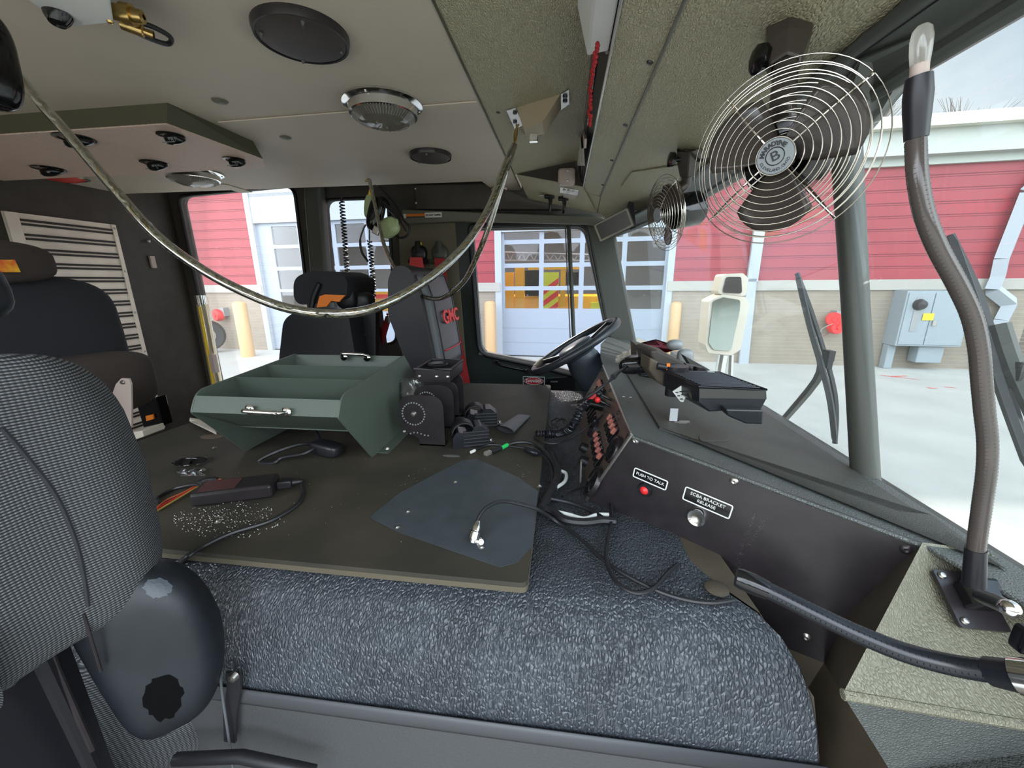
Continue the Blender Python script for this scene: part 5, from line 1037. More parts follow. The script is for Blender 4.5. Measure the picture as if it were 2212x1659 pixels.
one('scuff_mark', scuff, mat('scuffs', (.16, .14, .14), .8), dh_)
# olive bulge towards the passenger
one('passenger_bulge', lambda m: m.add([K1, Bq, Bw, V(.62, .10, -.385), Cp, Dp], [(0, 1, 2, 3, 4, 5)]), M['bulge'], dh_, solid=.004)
D2, C2 = P(1925, 1668, 'y', .40), P(2500, 1800, 'y', .30)
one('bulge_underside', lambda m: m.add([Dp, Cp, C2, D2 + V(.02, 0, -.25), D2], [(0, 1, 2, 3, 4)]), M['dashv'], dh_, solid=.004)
one('bulge_edge', lambda m: m.tube([Dp, Dp.lerp(Cp, .5), Cp], .006, 8), M['bulge'], dh_)
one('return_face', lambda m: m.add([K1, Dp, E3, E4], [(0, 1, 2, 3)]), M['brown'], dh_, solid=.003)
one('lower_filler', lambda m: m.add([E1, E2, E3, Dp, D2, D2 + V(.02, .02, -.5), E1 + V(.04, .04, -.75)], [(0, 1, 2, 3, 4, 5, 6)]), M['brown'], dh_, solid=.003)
one('kick_rib', lambda m: m.tube([P(1850, 1610, 'y', .47), P(1830, 1660, 'y', .46)], .008, 8), M['black'], dh_)
tag(one('drain_plug', lambda m: m.lathe([(0, .004), (.012, .004), (.018, .001)], P(1548, 1272, 'z', -.474), (0, 0, 1), 20), M['brown']), 'round brown plug in the engine cover below the gooseneck lamp tip', 'plug')
# ---- gooseneck lamps
t = thing('gooseneck_lamp', 'tall upright black gooseneck map lamp with clear bulb in front of the windscreen', 'lamp', P(2100, 1290, 'y', .35))
bs = P(2095, 1275, 'y', .36); gp = [(2106, 1250, .36), (2108, 1190, .36), (2120, 1100, .355), (2131, 1020, .35), (2133, 953, .35), (2126, 885, .35), (2120, 818, .35), (2114, 750, .35), (2099, 683, .35), (2068, 615, .35), (2030, 545, .35), (2006, 490, .35), (1991, 439, .352), (1981, 371, .355), (1978, 304, .36)]
pth = spline([P(a, b, 'y', y) for a, b, y in gp], 8)
one('neck', lambda m: m.tube(pth, .0062, 16), M['neckm'] if 'neckm' in M else M['fanblade'], t)
one('neck_coil', lambda m: m.tube(coil(pth, .0059, .0034, 8), .0006, 4), M['frame'], t)
one('sleeve', lambda m: m.tube([P(1979, 300, 'y', .36), P(1981, 240, 'y', .36), P(1983, 205, 'y', .36), P(1985, 165, 'y', .36)], [.0068, .0080, .0084, .0074], 16), M['black'], t)
one('collar', lambda m: m.tube([P(2104, 1262, 'y', .36), P(2108, 1185, 'y', .36)], [.0080, .0072], 16), M['black'], t)
sk = one('socket', lambda m: m.tube([P(1985, 168, 'y', .36), P(1987, 138, 'y', .36)], .0052, 16), M['pinkish'], t)
one('bulb', lambda m: m.lathe([(0, .0245), (.003, .0240), (.0052, .0215), (.0062, .016), (.0060, .008), (.0052, 0)], P(1987, 140, 'y', .36), P(1990, 100, 'y', .36) - P(1987, 140, 'y', .36), 20), M['lens'], sk)
Fn = (Cp - Dp).cross(K1 - Dp).normalized(); Fn = Fn if Fn.y < 0 else -Fn
def FP(px, py, off=0): return PP(px, py, Dp + Fn * off, Fn)
bpl = fr(FP(2095, 1290, .004), FP(2150, 1290) - FP(2050, 1280), FP(2100, 1200) - FP(2100, 1300))
one('base_plate', lambda m: plate(m, (bpl[0] + Fn * .002, bpl[1], bpl[2], Fn), rrect(-.028, -.036, .024, .030, .004), (), .006), M['blackm'], t, bevel=.0015)
one('plate_screw', lambda m: [m.lathe([(0, .003), (.003, .0025), (.0045, 0)], bpl[0] + bpl[1] * x + bpl[2] * y + Fn * .003, Fn, 12) for x, y in ((-.021, .023), (-.021, -.029))], M['steel'], t)
one('swivel_block', lambda m: m.box(bpl[0] + Fn * .019, (.030, .032, .034), rotm((0, bpl[1], bpl[2], Fn))), M['gloss'], t, bevel=.004)
tg = one('toggle', lambda m: m.tube([P(2120, 1288, 'y', .30), P(2160, 1304, 'y', .275), P(2176, 1312, 'y', .262)], [.005, .0055, .0052], 14), M['black'], t); one('toggle_tip', lambda m: m.sq(P(2180, 1314, 'y', .258), Matrix.Identity(3), (.0056, .0056, .0056), 1, 1), M['chrome'], tg)
t = thing('gooseneck_lamp', 'black gooseneck map lamp bent down across the black dash panel', 'lamp', P(2200, 1455, 'y', .26))
gp = [(1590, 1246, .395), (1620, 1258, .39), (1680, 1285, .38), (1760, 1325, .365), (1850, 1368, .35), (1950, 1408, .335), (2050, 1435, .32), (2140, 1450, .305)]
pth = spline([P(a, b, 'y', y) for a, b, y in gp], 9)
one('neck', lambda m: m.tube(pth, .0088, 16), M['neckm2'] if 'neckm2' in M else M['gloss2'], t)
one('neck_coil', lambda m: m.tube(coil(pth[16:], .0084, .0042, 8), .0008, 4), M['gloss2'], t)
one('head', lambda m: m.tube([pth[0], pth[4], pth[10], pth[15]], [.0100, .0112, .0112, .0100], 18), M['gloss'], t)
one('sleeve', lambda m: m.tube([P(2138, 1450, 'y', .305), P(2205, 1462, 'y', .292)], [.0108, .0120], 18), M['gloss2'], t)
one('end_fitting', lambda m: m.tube([P(2196, 1460, 'y', .293), P(2260, 1470, 'y', .283)], [.0132, .0140], 18), M['chrome'], t)
tag(one('panel_clip', lambda m: m.sq(P(2214, 1380, 'y', .31), Matrix.Identity(3), (.006, .006, .012), .4, .4), M['gloss']), 'small black clip at the right edge of the view above the chrome lamp fitting', 'clip')
# ---- things on the dash
sb = [DP(1480, 905 - 30), DP(1650, 880)]
def boxon(name, label, cat, cx_, cy_, sz, rz, mt, bev=.004, lift=0, parts=None):
    c = DP(cx_, cy_); t = thing(name, label, cat, c); R_ = Matrix.Rotation(rz, 3, 'Z'); f = (c + V(0, 0, lift), R_ @ V(1, 0, 0), R_ @ V(0, 1, 0), V(0, 0, 1))
    one('case', lambda m: m.box(at(f, 0, 0, sz[2] / 2), sz, R_), mt, t, bevel=bev, seg=3); return t, f
# speaker: outline read on its front face plane
ys = DP(1560, 905).y + .0
t = thing('radio_speaker', 'black wedge radio speaker with ribbed top on the dash', 'speaker', DP(1560, 900))
A = [P(a, b, 'y', .83) for a, b in ((1512, 861), (1656, 868), (1657, 884), (1640, 906), (1530, 896), (1514, 882))]
one('case', lambda m: m.prism([P(a, b, 'y', .83) for a, b in ((1510, 837), (1655, 843), (1657, 862), (1645, 884), (1532, 890), (1510, 872))], (-.035, .155, 0)), M['gloss2'], t, bevel=.003)
one('side_band', lambda m: m.prism([P(a, b, 'y', .828) for a, b in ((1511, 839), (1655, 845), (1656, 862), (1511, 860))], (0, .004, 0)), mat('dark_grey_band', (.05, .048, .042), .4), t)
gz0 = P(1510, 836, 'y', .83); gz1 = P(1655, 842, 'y', .83)
def grl(m):
    for k in range(12):
        s = (k + .8) / 13; a = gz0.lerp(gz1, .06) + V(-.035, .155, 0) * s; b = gz0.lerp(gz1, .95) + V(-.035, .155, 0) * s
        m.tube([a + V(0, 0, .0015), b + V(0, 0, .0015)], .0022, 5)
one('grille_rib', grl, M['blackm'], t)
one('maker_bar', lambda m: m.tube([gz0.lerp(gz1, .7) + V(-.03, .135, .004), gz0.lerp(gz1, .82) + V(-.03, .135, .004)], .0015, 5), M['steel'], t)
one('top_frame', lambda m: m.tube([gz0, gz1, gz1 + V(-.035, .155, 0), gz0 + V(-.035, .155, 0)], .0028, 6, closed=True), M['blackm'], t)
one('stand', lambda m: m.prism([P(a, b, 'y', .80) for a, b in ((1568, 884), (1650, 886), (1648, 917), (1612, 916), (1572, 899))], (0, .05, 0)), M['gloss2'], t, bevel=.003)
one('side_lug', lambda m: m.lathe([(0, .004), (.010, .003), (.012, 0)], P(1497, 852, 'y', .86), (-1, -.4, 0), 16), M['steel'], t)
t = thing('radio_bracket', 'chunky black clamp bracket holding radio gear behind the speaker', 'bracket', DP(1450, 850))
def ry(m, pts, y, d): m.prism([P(a, b, 'y', y) for a, b in pts], d)
one('clamp_head', lambda m: ry(m, ((1405, 758), (1420, 756), (1500, 792), (1500, 806), (1445, 806), (1415, 800)), 1.02, (-.02, .11, .0)), mat('dusty_black', (.055, .045, .038), .6), t, bevel=.006)
one('clamp_body', lambda m: ry(m, ((1404, 772), (1440, 790), (1448, 812), (1440, 838), (1420, 826), (1402, 800)), 1.0, (-.01, .07, 0)), M['brown'], t, bevel=.005)
one('cylinder', lambda m: m.tube([P(1462, 790, 'y', .98), P(1458, 832, 'y', .98)], .028, 20), M['black'], t); one('foot', lambda m: m.tube([P(1452, 830, 'y', 1.0), P(1450, 854, 'y', 1.0)], .016, 16), M['black'], t)
one('rear_arm', lambda m: m.tube([P(1475, 795, 'y', 1.02), P(1500, 800, 'y', 1.04), P(1515, 806, 'y', 1.0)], .014, 8), M['black'], t)
one('red_clip', lambda m: m.box(P(1443, 792, 'y', .97), (.008, .006, .016)), M['orange'], t)
for l, py in (('upper black roller on the clamp bracket with an orange clip', 792), ):
    one('roller', lambda m: m.tube([P(1420, 790, 'y', .975), P(1440, 794, 'y', .975)], .009, 12), M['black'], t)
t = thing('hand_microphone', 'black hand microphone with cord clipped at the front of the dash', 'microphone', DP(1385, 815))
one('body', lambda m: m.sq(P(1378, 788, 'y', 1.12), fr_m if False else Matrix.Rotation(-.1, 3, 'Y'), (.052, .025, .024), .6, .6), M['gloss'], t)
one('cap', lambda m: m.sq(P(1382, 775, 'y', 1.14), Matrix.Identity(3), (.036, .02, .010), .6, .6), mat('grey_cap', (.16, .17, .18), .4), t)
one('cord', lambda m: m.tube(spline([P(1356, 792, 'y', 1.10), P(1342, 800, 'y', 1.05), P(1322, 818, 'y', .98), P(1300, 835, 'y', .93), P(1270, 858, 'y', .92), P(1250, 868, 'y', .95)], 7), .0036, 8), M['rubber'], t)
one('strain_relief', lambda m: m.tube([P(1336, 803, 'y', 1.04), P(1325, 814, 'y', .99)], [.005, .008], 10), M['rubber'], t)
tag(one('mount_plate', lambda m: m.box(DP(1398, 815) + V(0, 0, .008), (.055, .05, .012)), M['gloss'], bevel=.002), 'low black mounting block on the dash under the hand microphone', 'mount')
t = thing('coiled_cord', 'thick black coiled microphone cord drooping from the gauge panel onto the engine cover', 'cord', P(1160, 945, 'z', -.46))
cpth = spline([P(1268, 868, 'y', 1.0), P(1255, 880, 'y', 1.0), P(1245, 905, 'y', 1.0), P(1232, 925, 'y', 1.0), P(1205, 936, 'z', -.447), P(1175, 938, 'z', -.447), P(1158, 938, 'z', -.445)], 8)
one('coil', lambda m: m.tube(coil(cpth, .0105, .0085, 12), .0027, 6), M['gloss2'], t)
one('tail', lambda m: m.tube(spline([P(1158, 938, 'z', -.445), P(1156, 946, 'z', -.446), P(1175, 955, 'z', -.446), P(1200, 958, 'z', -.446), P(1235, 945, 'z', -.435), P(1275, 918, 'z', -.40), P(1304, 896, 'z', -.36)], 6), .0030, 8), M['rubber'], t)
tag(one('cable', lambda m: m.tube(spline([P(a, b, 'z', -.46) for a, b in ((1190, 925), (1188, 912), (1205, 903), (1222, 908), (1225, 922), (1212, 930), (1200, 915), (1215, 905), (1222, 935))], 6), .0024, 6), M['rubber']), 'small tangle of thin black wire behind the coiled cord', 'cable')
t = thing('patterned_pick', 'small black and white patterned tag leaning under the speaker', 'tag', DP(1472, 870))
one('card', lambda m: m.prism([P(a, b, 'y', .90) for a, b in ((1453, 846), (1474, 832), (1481, 858), (1476, 869), (1470, 868))], (0, .003, 0)), M['white'], t)
one('print_mark', lambda m: [m.box(P(a, b, 'y', .898), (.006, .001, .002)) for a, b in ((1462, 848), (1471, 846), (1466, 855), (1474, 853), (1472, 862))], M['black'], t)
t = thing('metal_clip', 'small bright metal angle clip standing on the dash panel', 'clip', DP(1465, 912))
p0 = DP(1446, 910, .004); one('upright', lambda m: m.box(p0 + V(.008, 0, .016), (.017, .002, .030)), mat('pale_metal', (.6, .62, .64), .5, .3), t)
one('base', lambda m: (m.box(DP(1462, 912, .004), (.042, .010, .002)), m.box(DP(1478, 911, .004), (.022, .006, .004))), M['steel'], t)
tag(one('oval_cover', lambda m: m.prism([DP(1543 + 33 * math.copysign(abs(math.cos(a)) ** .6, math.cos(a)), 946 + 8 * math.copysign(abs(math.sin(a)) ** .6, math.sin(a)), .004) for a in [k * math.pi / 12 for k in range(24)]], (0, 0, .0015)), M['dashp'], bevel=.0008), 'faint oval cover plate set in the dash panel', 'cover')
tag(one('chip', lambda m: [m.sq(DP(a, b, .001), Matrix.Identity(3), (.004, .0025, .001), 1, 1, 8, 6) for a, b in ((1347, 857), (1362, 858))], M['debris']), 'two tiny bright chips on the dash edge above the gauge panel', 'debris')
t = thing('book', 'maroon-topped box file lying on the far dash in front of the paper pile', 'book', DP(1430, 760))
one('cover', lambda m: m.prism([P(a, b, 'y', 1.55) for a, b in ((1375, 745), (1440, 762), (1472, 752), (1416, 735))], (0, .0, .004)), mat('maroon_cover', (.22, .035, .05), .45), t)
bx0 = [P(a, b, 'y', 1.42) for a, b in ((1376, 745), (1430, 763), (1430, 790), (1376, 782))]
one('pages', lambda m: m.prism([P(a, b, 'y', 1.40) for a, b in ((1375, 746), (1440, 764), (1438, 786), (1376, 780))], (-.0, .13, 0)), M['dustyp'] if 'dustyp' in M else M['brown'], t)
def pile(u, v):
    a, b = 1330 + 52 * u, 796 - 60 * v * (.35 + .65 * u) ; rr = math.sin(u * 17 + v * 9) * math.cos(v * 13 - u * 6); return P(a + 3 * rr, b + 3 * rr, 'y', 1.50 + .12 * v + .01 * rr)
tag(one('paper_pile', lambda m: m.grid(pile, 18, 12, False), M['cream'], solid=.002), 'crumpled pale paper and plastic at the foot of the windscreen pillar', 'papers')
tag(one('paper_pile', lambda m: m.grid(lambda u, v: P(1375 + 42 * u, 748 - 18 * math.sin(v * 1.6) * (1 - .4 * u) + 8 * u, 'y', 1.62 + .12 * v), 8, 6, False), M['cream'], solid=.003), 'pale folded paper behind the maroon box file', 'papers')
tag(one('small_doll', lambda m: (m.sq(P(1458, 745, 'y', 1.5), Matrix.Identity(3), (.03, .02, .02), .9, .9), m.sq(P(1480, 772, 'y', 1.45), Matrix.Identity(3), (.028, .02, .03), .7, .7)), M['greymetal']), 'grey lumpy gadget at the edge of the maroon box file', 'gadget')
tag(one('rotary_sensor', lambda m: m.prism([P(a, b, 'y', 1.2) for a, b in ((1480, 770), (1535, 800), (1500, 802))], (0, .05, 0)), M['dashp']), 'low olive ramp on the dash behind the clamp bracket', 'ramp')
# ---- steering wheel and column
wc = P(1241, 748, 'y', 1.80); e1 = (P(1333, 693, 'y', 1.80) - P(1150, 802, 'y', 1.80)); Rw = e1.length / 2 * .97; e1.normalize(); e2 = V(.06, 1, .02); e2 = (e2 - e1 * e2.dot(e1)).normalized(); en = e1.cross(e2)
if en.z > 0: en = -en
t = thing('steering_wheel', 'large black steering wheel on a thick column at the driver side', 'steering wheel', wc)
one('rim', lambda m: m.tube([wc + e1 * math.cos(a) * Rw + e2 * math.sin(a) * Rw for a in [k * 2 * math.pi / 64 for k in range(64)]], .0165, 14, closed=True), M['blackm2'] if 'blackm2' in M else M['gloss2'], t)
one('rim_grip', lambda m: m.tube([wc + e1 * math.cos(a) * Rw + e2 * math.sin(a) * Rw + en * -.001 for a in [math.pi * .82 + k * .05 for k in range(10)]], .0175, 12), M['brown'], t)
one('hub_pad', lambda m: m.sq(wc + en * .02, rotm((0, e1, e2, e1.cross(e2))), (.085, .080, .034), .5, .8), M['column'], t)
for a in (.5, 2.6, 3.9, 5.6): one('spoke', lambda m: m.tube([wc + en * .03 + (e1 * math.cos(a) + e2 * math.sin(a)) * .05, wc + (e1 * math.cos(a) + e2 * math.sin(a)) * Rw], [.020, .011], 10), M['gloss2'], t)
cend = P(1310, 850, 'y', 1.88)
one('column_cover', lambda m: m.tube([wc + en * .03, wc + en * .09, (wc + cend) / 2 + V(.02, 0, -.03), cend + V(.05, 0, -.06)], [.066, .080, .086, .092], 24), M['column'] if 'column' in M else M['seatgrey2'] if 'seatgrey2' in M else M['doorgreen'], t)
one('stalk', lambda m: (m.tube([P(1275, 760, 'y', 1.82), P(1290, 768, 'y', 1.84)], .016, 10), m.sq(P(1286, 765, 'y', 1.84), Matrix.Identity(3), (.014, .012, .02), .8, .8)), M['blackm'], t)
# DANGER sign on the door, small plate
dgf_ = (P(1153, 825, 'y', YD - .04), V(1, 0, 0), V(0, 0, 1), V(0, -1, 0)); sw_ = (P(1177, 829, 'y', YD - .04).x - P(1130, 829, 'y', YD - .04).x) / 2; sh_ = sw_ * .50
t = thing('danger_sign', 'small DANGER sticker on the driver door above the board', 'sign', dgf_[0])
one('face', lambda m: plate(m, dgf_, rrect(-sw_, -sh_ * 1.3, sw_, sh_, .002), (), .002), M['white'], t)
one('black_field', lambda m: plate(m, (dgf_[0] + dgf_[3] * .001, *dgf_[1:]), rrect(-sw_ * .95, -sh_ * .55, sw_ * .95, sh_ * .9, .002), (), .002), M['black'], t)
fo = (dgf_[0] + dgf_[3] * .002 + V(0, 0, sh_ * .18), *dgf_[1:])
one('red_oval', lambda m: (plate(m, fo, [(math.cos(a) * sw_ * .86, math.sin(a) * sh_ * .62) for a in [k * math.pi / 16 for k in range(32)]], (), .002)), M['red'], t)
one('oval_rim', lambda m: m.tube([at(fo, math.cos(a) * sw_ * .88, math.sin(a) * sh_ * .64, .0005) for a in [k * math.pi / 16 for k in range(32)]], .0012, 5, closed=True), M['white'], t)
text('sign_text', 'DANGER', (at(fo, 0, 0, .001), *dgf_[1:]), sh_ * .72, M['white'], t, bold=.0008, sx=1.0)
# DO NOT TAMPER sticker with orange bar on the header rail
q0, q1 = P(868, 467, 'y', YD - .075), P(954, 467, 'y', YD - .075); t = thing('warning_label', 'orange and white DO NOT TAMPER label on the rail above the driver seat', 'label', q0)
hgt = .022; fl = (V(0, YD - .072, q0.z), V(1, 0, 0), V(0, 0, 1), V(0, -1, 0)); wl = q1.x - q0.x
one('orange_bar', lambda m: plate(m, fl, [(q0.x + wl * .10, -.002), (q0.x + wl * .58, -.002), (q0.x + wl * .58, hgt / 2), (q0.x + wl * .10, hgt / 2)], (), .002), M['orange'], t)
one('dark_bar', lambda m: plate(m, fl, [(q0.x + wl * .10, -hgt / 2), (q0.x + wl * .58, -hgt / 2), (q0.x + wl * .58, -.002), (q0.x + wl * .10, -.002)], (), .002), M['brown'], t)
one('white_field', lambda m: (plate(m, fl, [(q0.x + wl * .58, -hgt / 2), (q1.x, -hgt / 2), (q1.x, hgt / 2 + .004), (q0.x + wl * .58, hgt / 2 + .004)], (), .002), plate(m, fl, [(q0.x, -hgt / 2), (q0.x + wl * .10, -hgt / 2), (q0.x + wl * .10, hgt / 2), (q0.x, hgt / 2)], (), .002)), M['white'], t)
text('label_text', 'DO NOT TAMPER', (at(fl, q0.x + wl * .79, .001, .001), *fl[1:]), .0125, M['black'], t, bold=.0006, sx=.88)
# ================================================================== SEATS
def Rxy(yaw=0, pitch=0): return Matrix.Rotation(yaw, 3, 'Z') @ Matrix.Rotation(pitch, 3, 'Y')
# nearest (officer) seat
t = thing('crew_seat', 'nearest seat with ribbed grey fabric backrest and flipped-up black cushion', 'seat', (-.62, .18, -1.25))
Rb = Rxy(0, -.06)
bcx = V(-.662, .118, -.250)
def wb1(q):
    y, z = q.y, q.z; q = q.copy(); q.x += .030 * math.exp(-((abs(y) - .26) / .055) ** 2) * (1 if q.x > 0 else 0); lim = -.335 + .455 * min(1, max(0, (-.01 - z) / .05)); q.y = max(q.y, lim) if y < 0 or z < 0 else q.y; q.y *= (1 - .18 * max(0, (z - .02) / .2) ** 2) * (1 - .04 * max(0, -z / .2)); return q
bm_ = MB().sq(bcx, Rb, (.085, .335, .180), .30, .24, 56, 44, wb1); bm_.build('backrest', M['fabric'], t); bs_ = Surf(bm_, .0005)
def onl(sf, pts, n=6): return [p for p in (sf(a, b) for a, b in [(q.x, q.y) for q in spline([V(x, y, 0) for x, y in pts], n)]) if p is not None]
one('seam', lambda m: m.tube(onl(bs_, ((4, 925), (60, 990), (120, 1070), (160, 1160), (180, 1240), (190, 1310))), .0022, 5), M['fabdark'], t)
one('back_frame', lambda m: (m.bx((-.70, -.2, -1.1), (-.62, .33, -.37)), m.tube([V(-.585, .285, -.40), V(-.60, .30, -.62), V(-.60, .28, -.9)], .008, 8)), M['black'], t)
one('frame_label', lambda m: m.prism([P(a, b, 'x', -.615) for a, b in ((12, 1400), (98, 1402), (108, 1430), (22, 1428))], (.002, 0, 0)), M['cabl'] if 'cabl' in M else M['greymetal'], t)
one('frame_bolt', lambda m: [m.lathe([(0, .006), (.006, .005), (.009, 0)], P(a, b, 'x', -.618), (1, 0, 0), 12) for a, b in ((62, 1378), (20, 1470))], M['steel'], t)
one('rail_tube', lambda m: (m.tube([P(72, 1300, 'x', -.585), P(120, 1440, 'x', -.585), P(200, 1620, 'x', -.585)], .0035, 8), m.tube([P(180, 1325, 'x', -.56), P(218, 1450, 'x', -.56)], .0018, 8)), M['blackm'], t)
pc0 = P(336, 1395, 'y', .375); pf = fr(pc0, V(.80, .60, 0), V(-.10, .12, 1)); pf = pf if pf[3].y < 0 else (pf[0], pf[1], pf[2], -pf[3])
pR = Matrix((pf[1], pf[2], pf[3])).transposed() @ Matrix.Rotation(math.radians(9), 3, 'Z')
def wpad(q): q = q.copy(); q.x += .016 * (q.y / .12) ** 2 * -1 + .008; q.x *= 1 - .16 * max(0, -q.y / .12); return q
pm_ = MB().sq(pc0, pR, (.067, .122, .045), .60, .62, 48, 36, wpad); pm_.build('armrest_pad', M['blackvinyl'], t); ps_ = Surf(pm_, .0006)
def blob(cx_, cy_, rx, ry, sd, n=30): rr = random.Random(sd); return [(cx_ + rx * (1 + rr.uniform(-.16, .16)) * math.cos(k * 2 * math.pi / n), cy_ + ry * (1 + rr.uniform(-.13, .13)) * math.sin(k * 2 * math.pi / n)) for k in range(n)]
one('worn_hole', lambda m: surf_patch(m, ps_, blob(352, 1508, 42, 48, 3)), mat('bare_foam', (.004, .004, .004), 1, bump=('noise', 200, .4), spec=.05), t)
one('worn_patch', lambda m: surf_patch(m, ps_, blob(340, 1270, 30, 22, 5)), mat('scuffed_vinyl', (.055, .065, .08), .5), t)
one('cushion', lambda m: m.sq(P(300, 1520, 'y', .43), pR, (.120, .125, .06), .6, .6, 48, 36), M['fabric'], t)
# its headrest
hr_c = V(-.63, .13, -.005)
one('headrest', lambda m: m.sq(hr_c, Rxy(0, -.1), (.05, .248, .050), .6, .5, 36, 24), M['blackvinyl'], t)
one('headrest_post', lambda m: [m.tube([V(-.65, y, -.04), V(-.65, y, -.10)], .007, 10) for y in (.10, .33)], M['steel'], t)
# rear bench seats, brown grey
t = thing('crew_seat', 'rear brown-grey seat with flame patch on its headrest', 'seat', (-1.5, .75, -1.25))
one('backrest', lambda m: m.sq(V(-1.56, .72, -.15), Rxy(0, -.05), (.09, .47, .185), .45, .4, 36, 26), M['fabdark'], t)
one('headrest', lambda m: m.sq(V(-1.50, .72, .062), Rxy(0, 0), (.06, .31, .060), .55, .6, 36, 22), M['fabbrown'], t)
one('headrest_post', lambda m: m.tube([V(-1.50, .93, .02), V(-1.50, .93, -.05)], .010, 10), M['gloss'], t)
one('flame_patch', lambda m: m.prism([P(a, b, 'x', -1.437) for a, b in ((0, 561), (32, 561), (45, 588), (0, 588))], (-.004, 0, 0)), M['flame'], t)
one('orange_tab', lambda m: m.prism([P(a, b, 'x', -1.55) for a, b in ((8, 620), (58, 622), (62, 632), (12, 630))], (-.004, 0, 0)), M['orange'], t)
one('cushion', lambda m: m.sq(V(-1.50, .80, -.31), Rxy(0, 0), (.10, .40, .105), .4, .35, 36, 24), M['fabbrown'], t)
hg = [P(a, b, 'y', 1.02) for a, b in ((262, 817), (278, 818), (283, 830), (284, 870), (284, 922), (262, 934), (232, 880), (250, 830))]
one('hinge_bracket', lambda m: m.prism(hg, (0, .005, 0)), M['pinkish'], t)
one('hinge_bolt', lambda m: [m.lathe([(0, .005), (.005, .004), (.007, 0)], P(a, b, 'y', 1.018), (0, -1, 0), 12) for a, b in ((265, 826), (270, 914))], M['steel'], t)
one('hinge_foot', lambda m: m.prism([P(a, b, 'y', .98) for a, b in ((262, 940), (306, 930), (310, 944), (268, 958))], (0, .07, 0)), M['cream'], t, bevel=.003)
# rear-facing seat behind the driver
t = thing('crew_seat', 'dark crew seat with large rounded headrest between rear window and driver seat', 'seat', (-1.1, 1.8, -1.25))
def S2(px, py, y=1.60): return P(px, py, 'y', y)
def outl(pts, y, r): 
    q = [S2(a, b, y) for a, b in pts]; return rpoly([(p.x, p.z) for p in q], r, 8)
fy = lambda y: (V(0, y, 0), V(1, 0, 0), V(0, 0, 1), V(0, -1, 0))
cb = (S2(608, 760, 1.78) + S2(765, 700, 1.78)) / 2
one('backrest', lambda m: plate(m, fy(1.66), outl([(600, 800), (612, 690), (640, 672), (752, 676), (772, 800)], 1.66, [.02, .1, .08, .02, .02]), (), .34), M['seatblack'], t, bevel=.05, seg=4)
one('headrest', lambda m: plate(m, fy(1.66), outl([(634, 660), (634, 600), (668, 586), (718, 586), (752, 600), (748, 645), (700, 655)], 1.66, [.05, .09, .09, .09, .05, .03, .05]), (), .26), M['fabdark'], t, bevel=.04, seg=4)
one('orange_strap', lambda m: (m.prism([S2(a, b, 1.64) for a, b in ((690, 640), (702, 636), (745, 638), (732, 652), (715, 650), (705, 662), (684, 664))], (0, .01, 0))), M['orange'], t)
one('side_bar', lambda m: m.tube([S2(672, 672, 1.65), S2(678, 640, 1.65), S2(690, 612, 1.65)], .012, 8), M['black'], t)
t = thing('air_pack_bracket', 'black air pack bracket panel between the crew seat and the driver seat', 'bracket', P(790, 830, 'y', 1.75))
one('back_plate', lambda m: m.prism([P(a, b, 'y', 1.78) for a, b in ((752, 645), (792, 640), (812, 670), (812, 800), (754, 800))], (0, .05, 0)), M['black'], t, bevel=.01)
one('clamp', lambda m: (m.sq(P(772, 650, 'y', 1.78), Matrix.Identity(3), (.08, .05, .045), .7, .7), m.sq(P(752, 640, 'y', 1.74), Matrix.Identity(3), (.05, .05, .06), .7, .7)), M['rubber'], t)
one('bolt', lambda m: m.lathe([(0, .008), (.008, .007), (.012, 0)], P(783, 723, 'y', 1.775), (0, -1, 0), 14), M['steel'], t)
tag(one('divider_panel', lambda m: m.bx(tuple(P(812, 672, 'y', 2.0)), tuple(P(900, 830, 'y', 2.0) + V(0, .02, 0)) ), M['black']), 'low black panel behind the driver seat under the middle window', 'panel') if False else None
# driver's seat
t = thing('driver_seat', 'dark driver seat with grey leather front and red stitched letters', 'seat', (-.62, 1.85, -1.25))
sh = [(838, 612), (842, 585), (858, 570), (905, 572), (925, 590), (968, 700), (1006, 830), (905, 830), (872, 750), (838, 660)]
def y_(px, py, y): p = P(px, py, 'y', y); return (p.x, p.z)
yn, yf = 1.64, 2.08
core = rpoly([y_(838, 606, yn), y_(848, 574, yn), y_(884, 574, yn), y_(908, 640, yn), y_(938, 786, yn), y_(945, 850, yn), y_(888, 850, yn), y_(868, 760, yn), y_(838, 680, yn)], [.05, .05, .05, .15, .1, .02, .02, .1, .1], 8)
one('backrest', lambda m: plate(m, fy(yn), core, (), yf - yn), M['seatblack'], t, bevel=.035, seg=4)
fx0 = [y_(889, 592, yn), y_(911, 650, yn), y_(924, 715, yn), y_(940, 800, yn)]
def ff(u, v):       # front facing of the seat, u across, v down the front edge
    k = v * 3; i = min(int(k), 2); a, b = fx0[i], fx0[i + 1]; q = (a[0] + (b[0] - a[0]) * (k - i), a[1] + (b[1] - a[1]) * (k - i)); y = yn + .03 + (yf - yn - .04) * u
    return V(q[0] + .006 + .030 * math.sin(math.pi * min(1, max(0, u))) ** .5 * (1 if .0 < u < 1 else 0) - (.02 if u in (0, 1) else 0), y, q[1])
one('front_panel', lambda m: m.grid(ff, 18, 18), M['seatgrey'], t, solid=.004)
one('stitching', lambda m: (m.tube([ff(.12, k / 20) + V(.004, 0, 0) for k in range(21)], .003, 5), m.tube([ff(.84, k / 20) + V(.004, 0, 0) for k in range(21)], .003, 5)), M['seatblack'], t)
one('red_seam', lambda m: m.tube([ff(.15 + .7 * k / 10, .86) + V(.006, 0, 0) for k in range(11)], .0035, 5), M['red'], t)
lc = ff(.5, .55) + V(.012, 0, 0); fu = (ff(.7, .55) - ff(.3, .55)).normalized(); fv = (ff(.5, .4) - ff(.5, .7)).normalized()
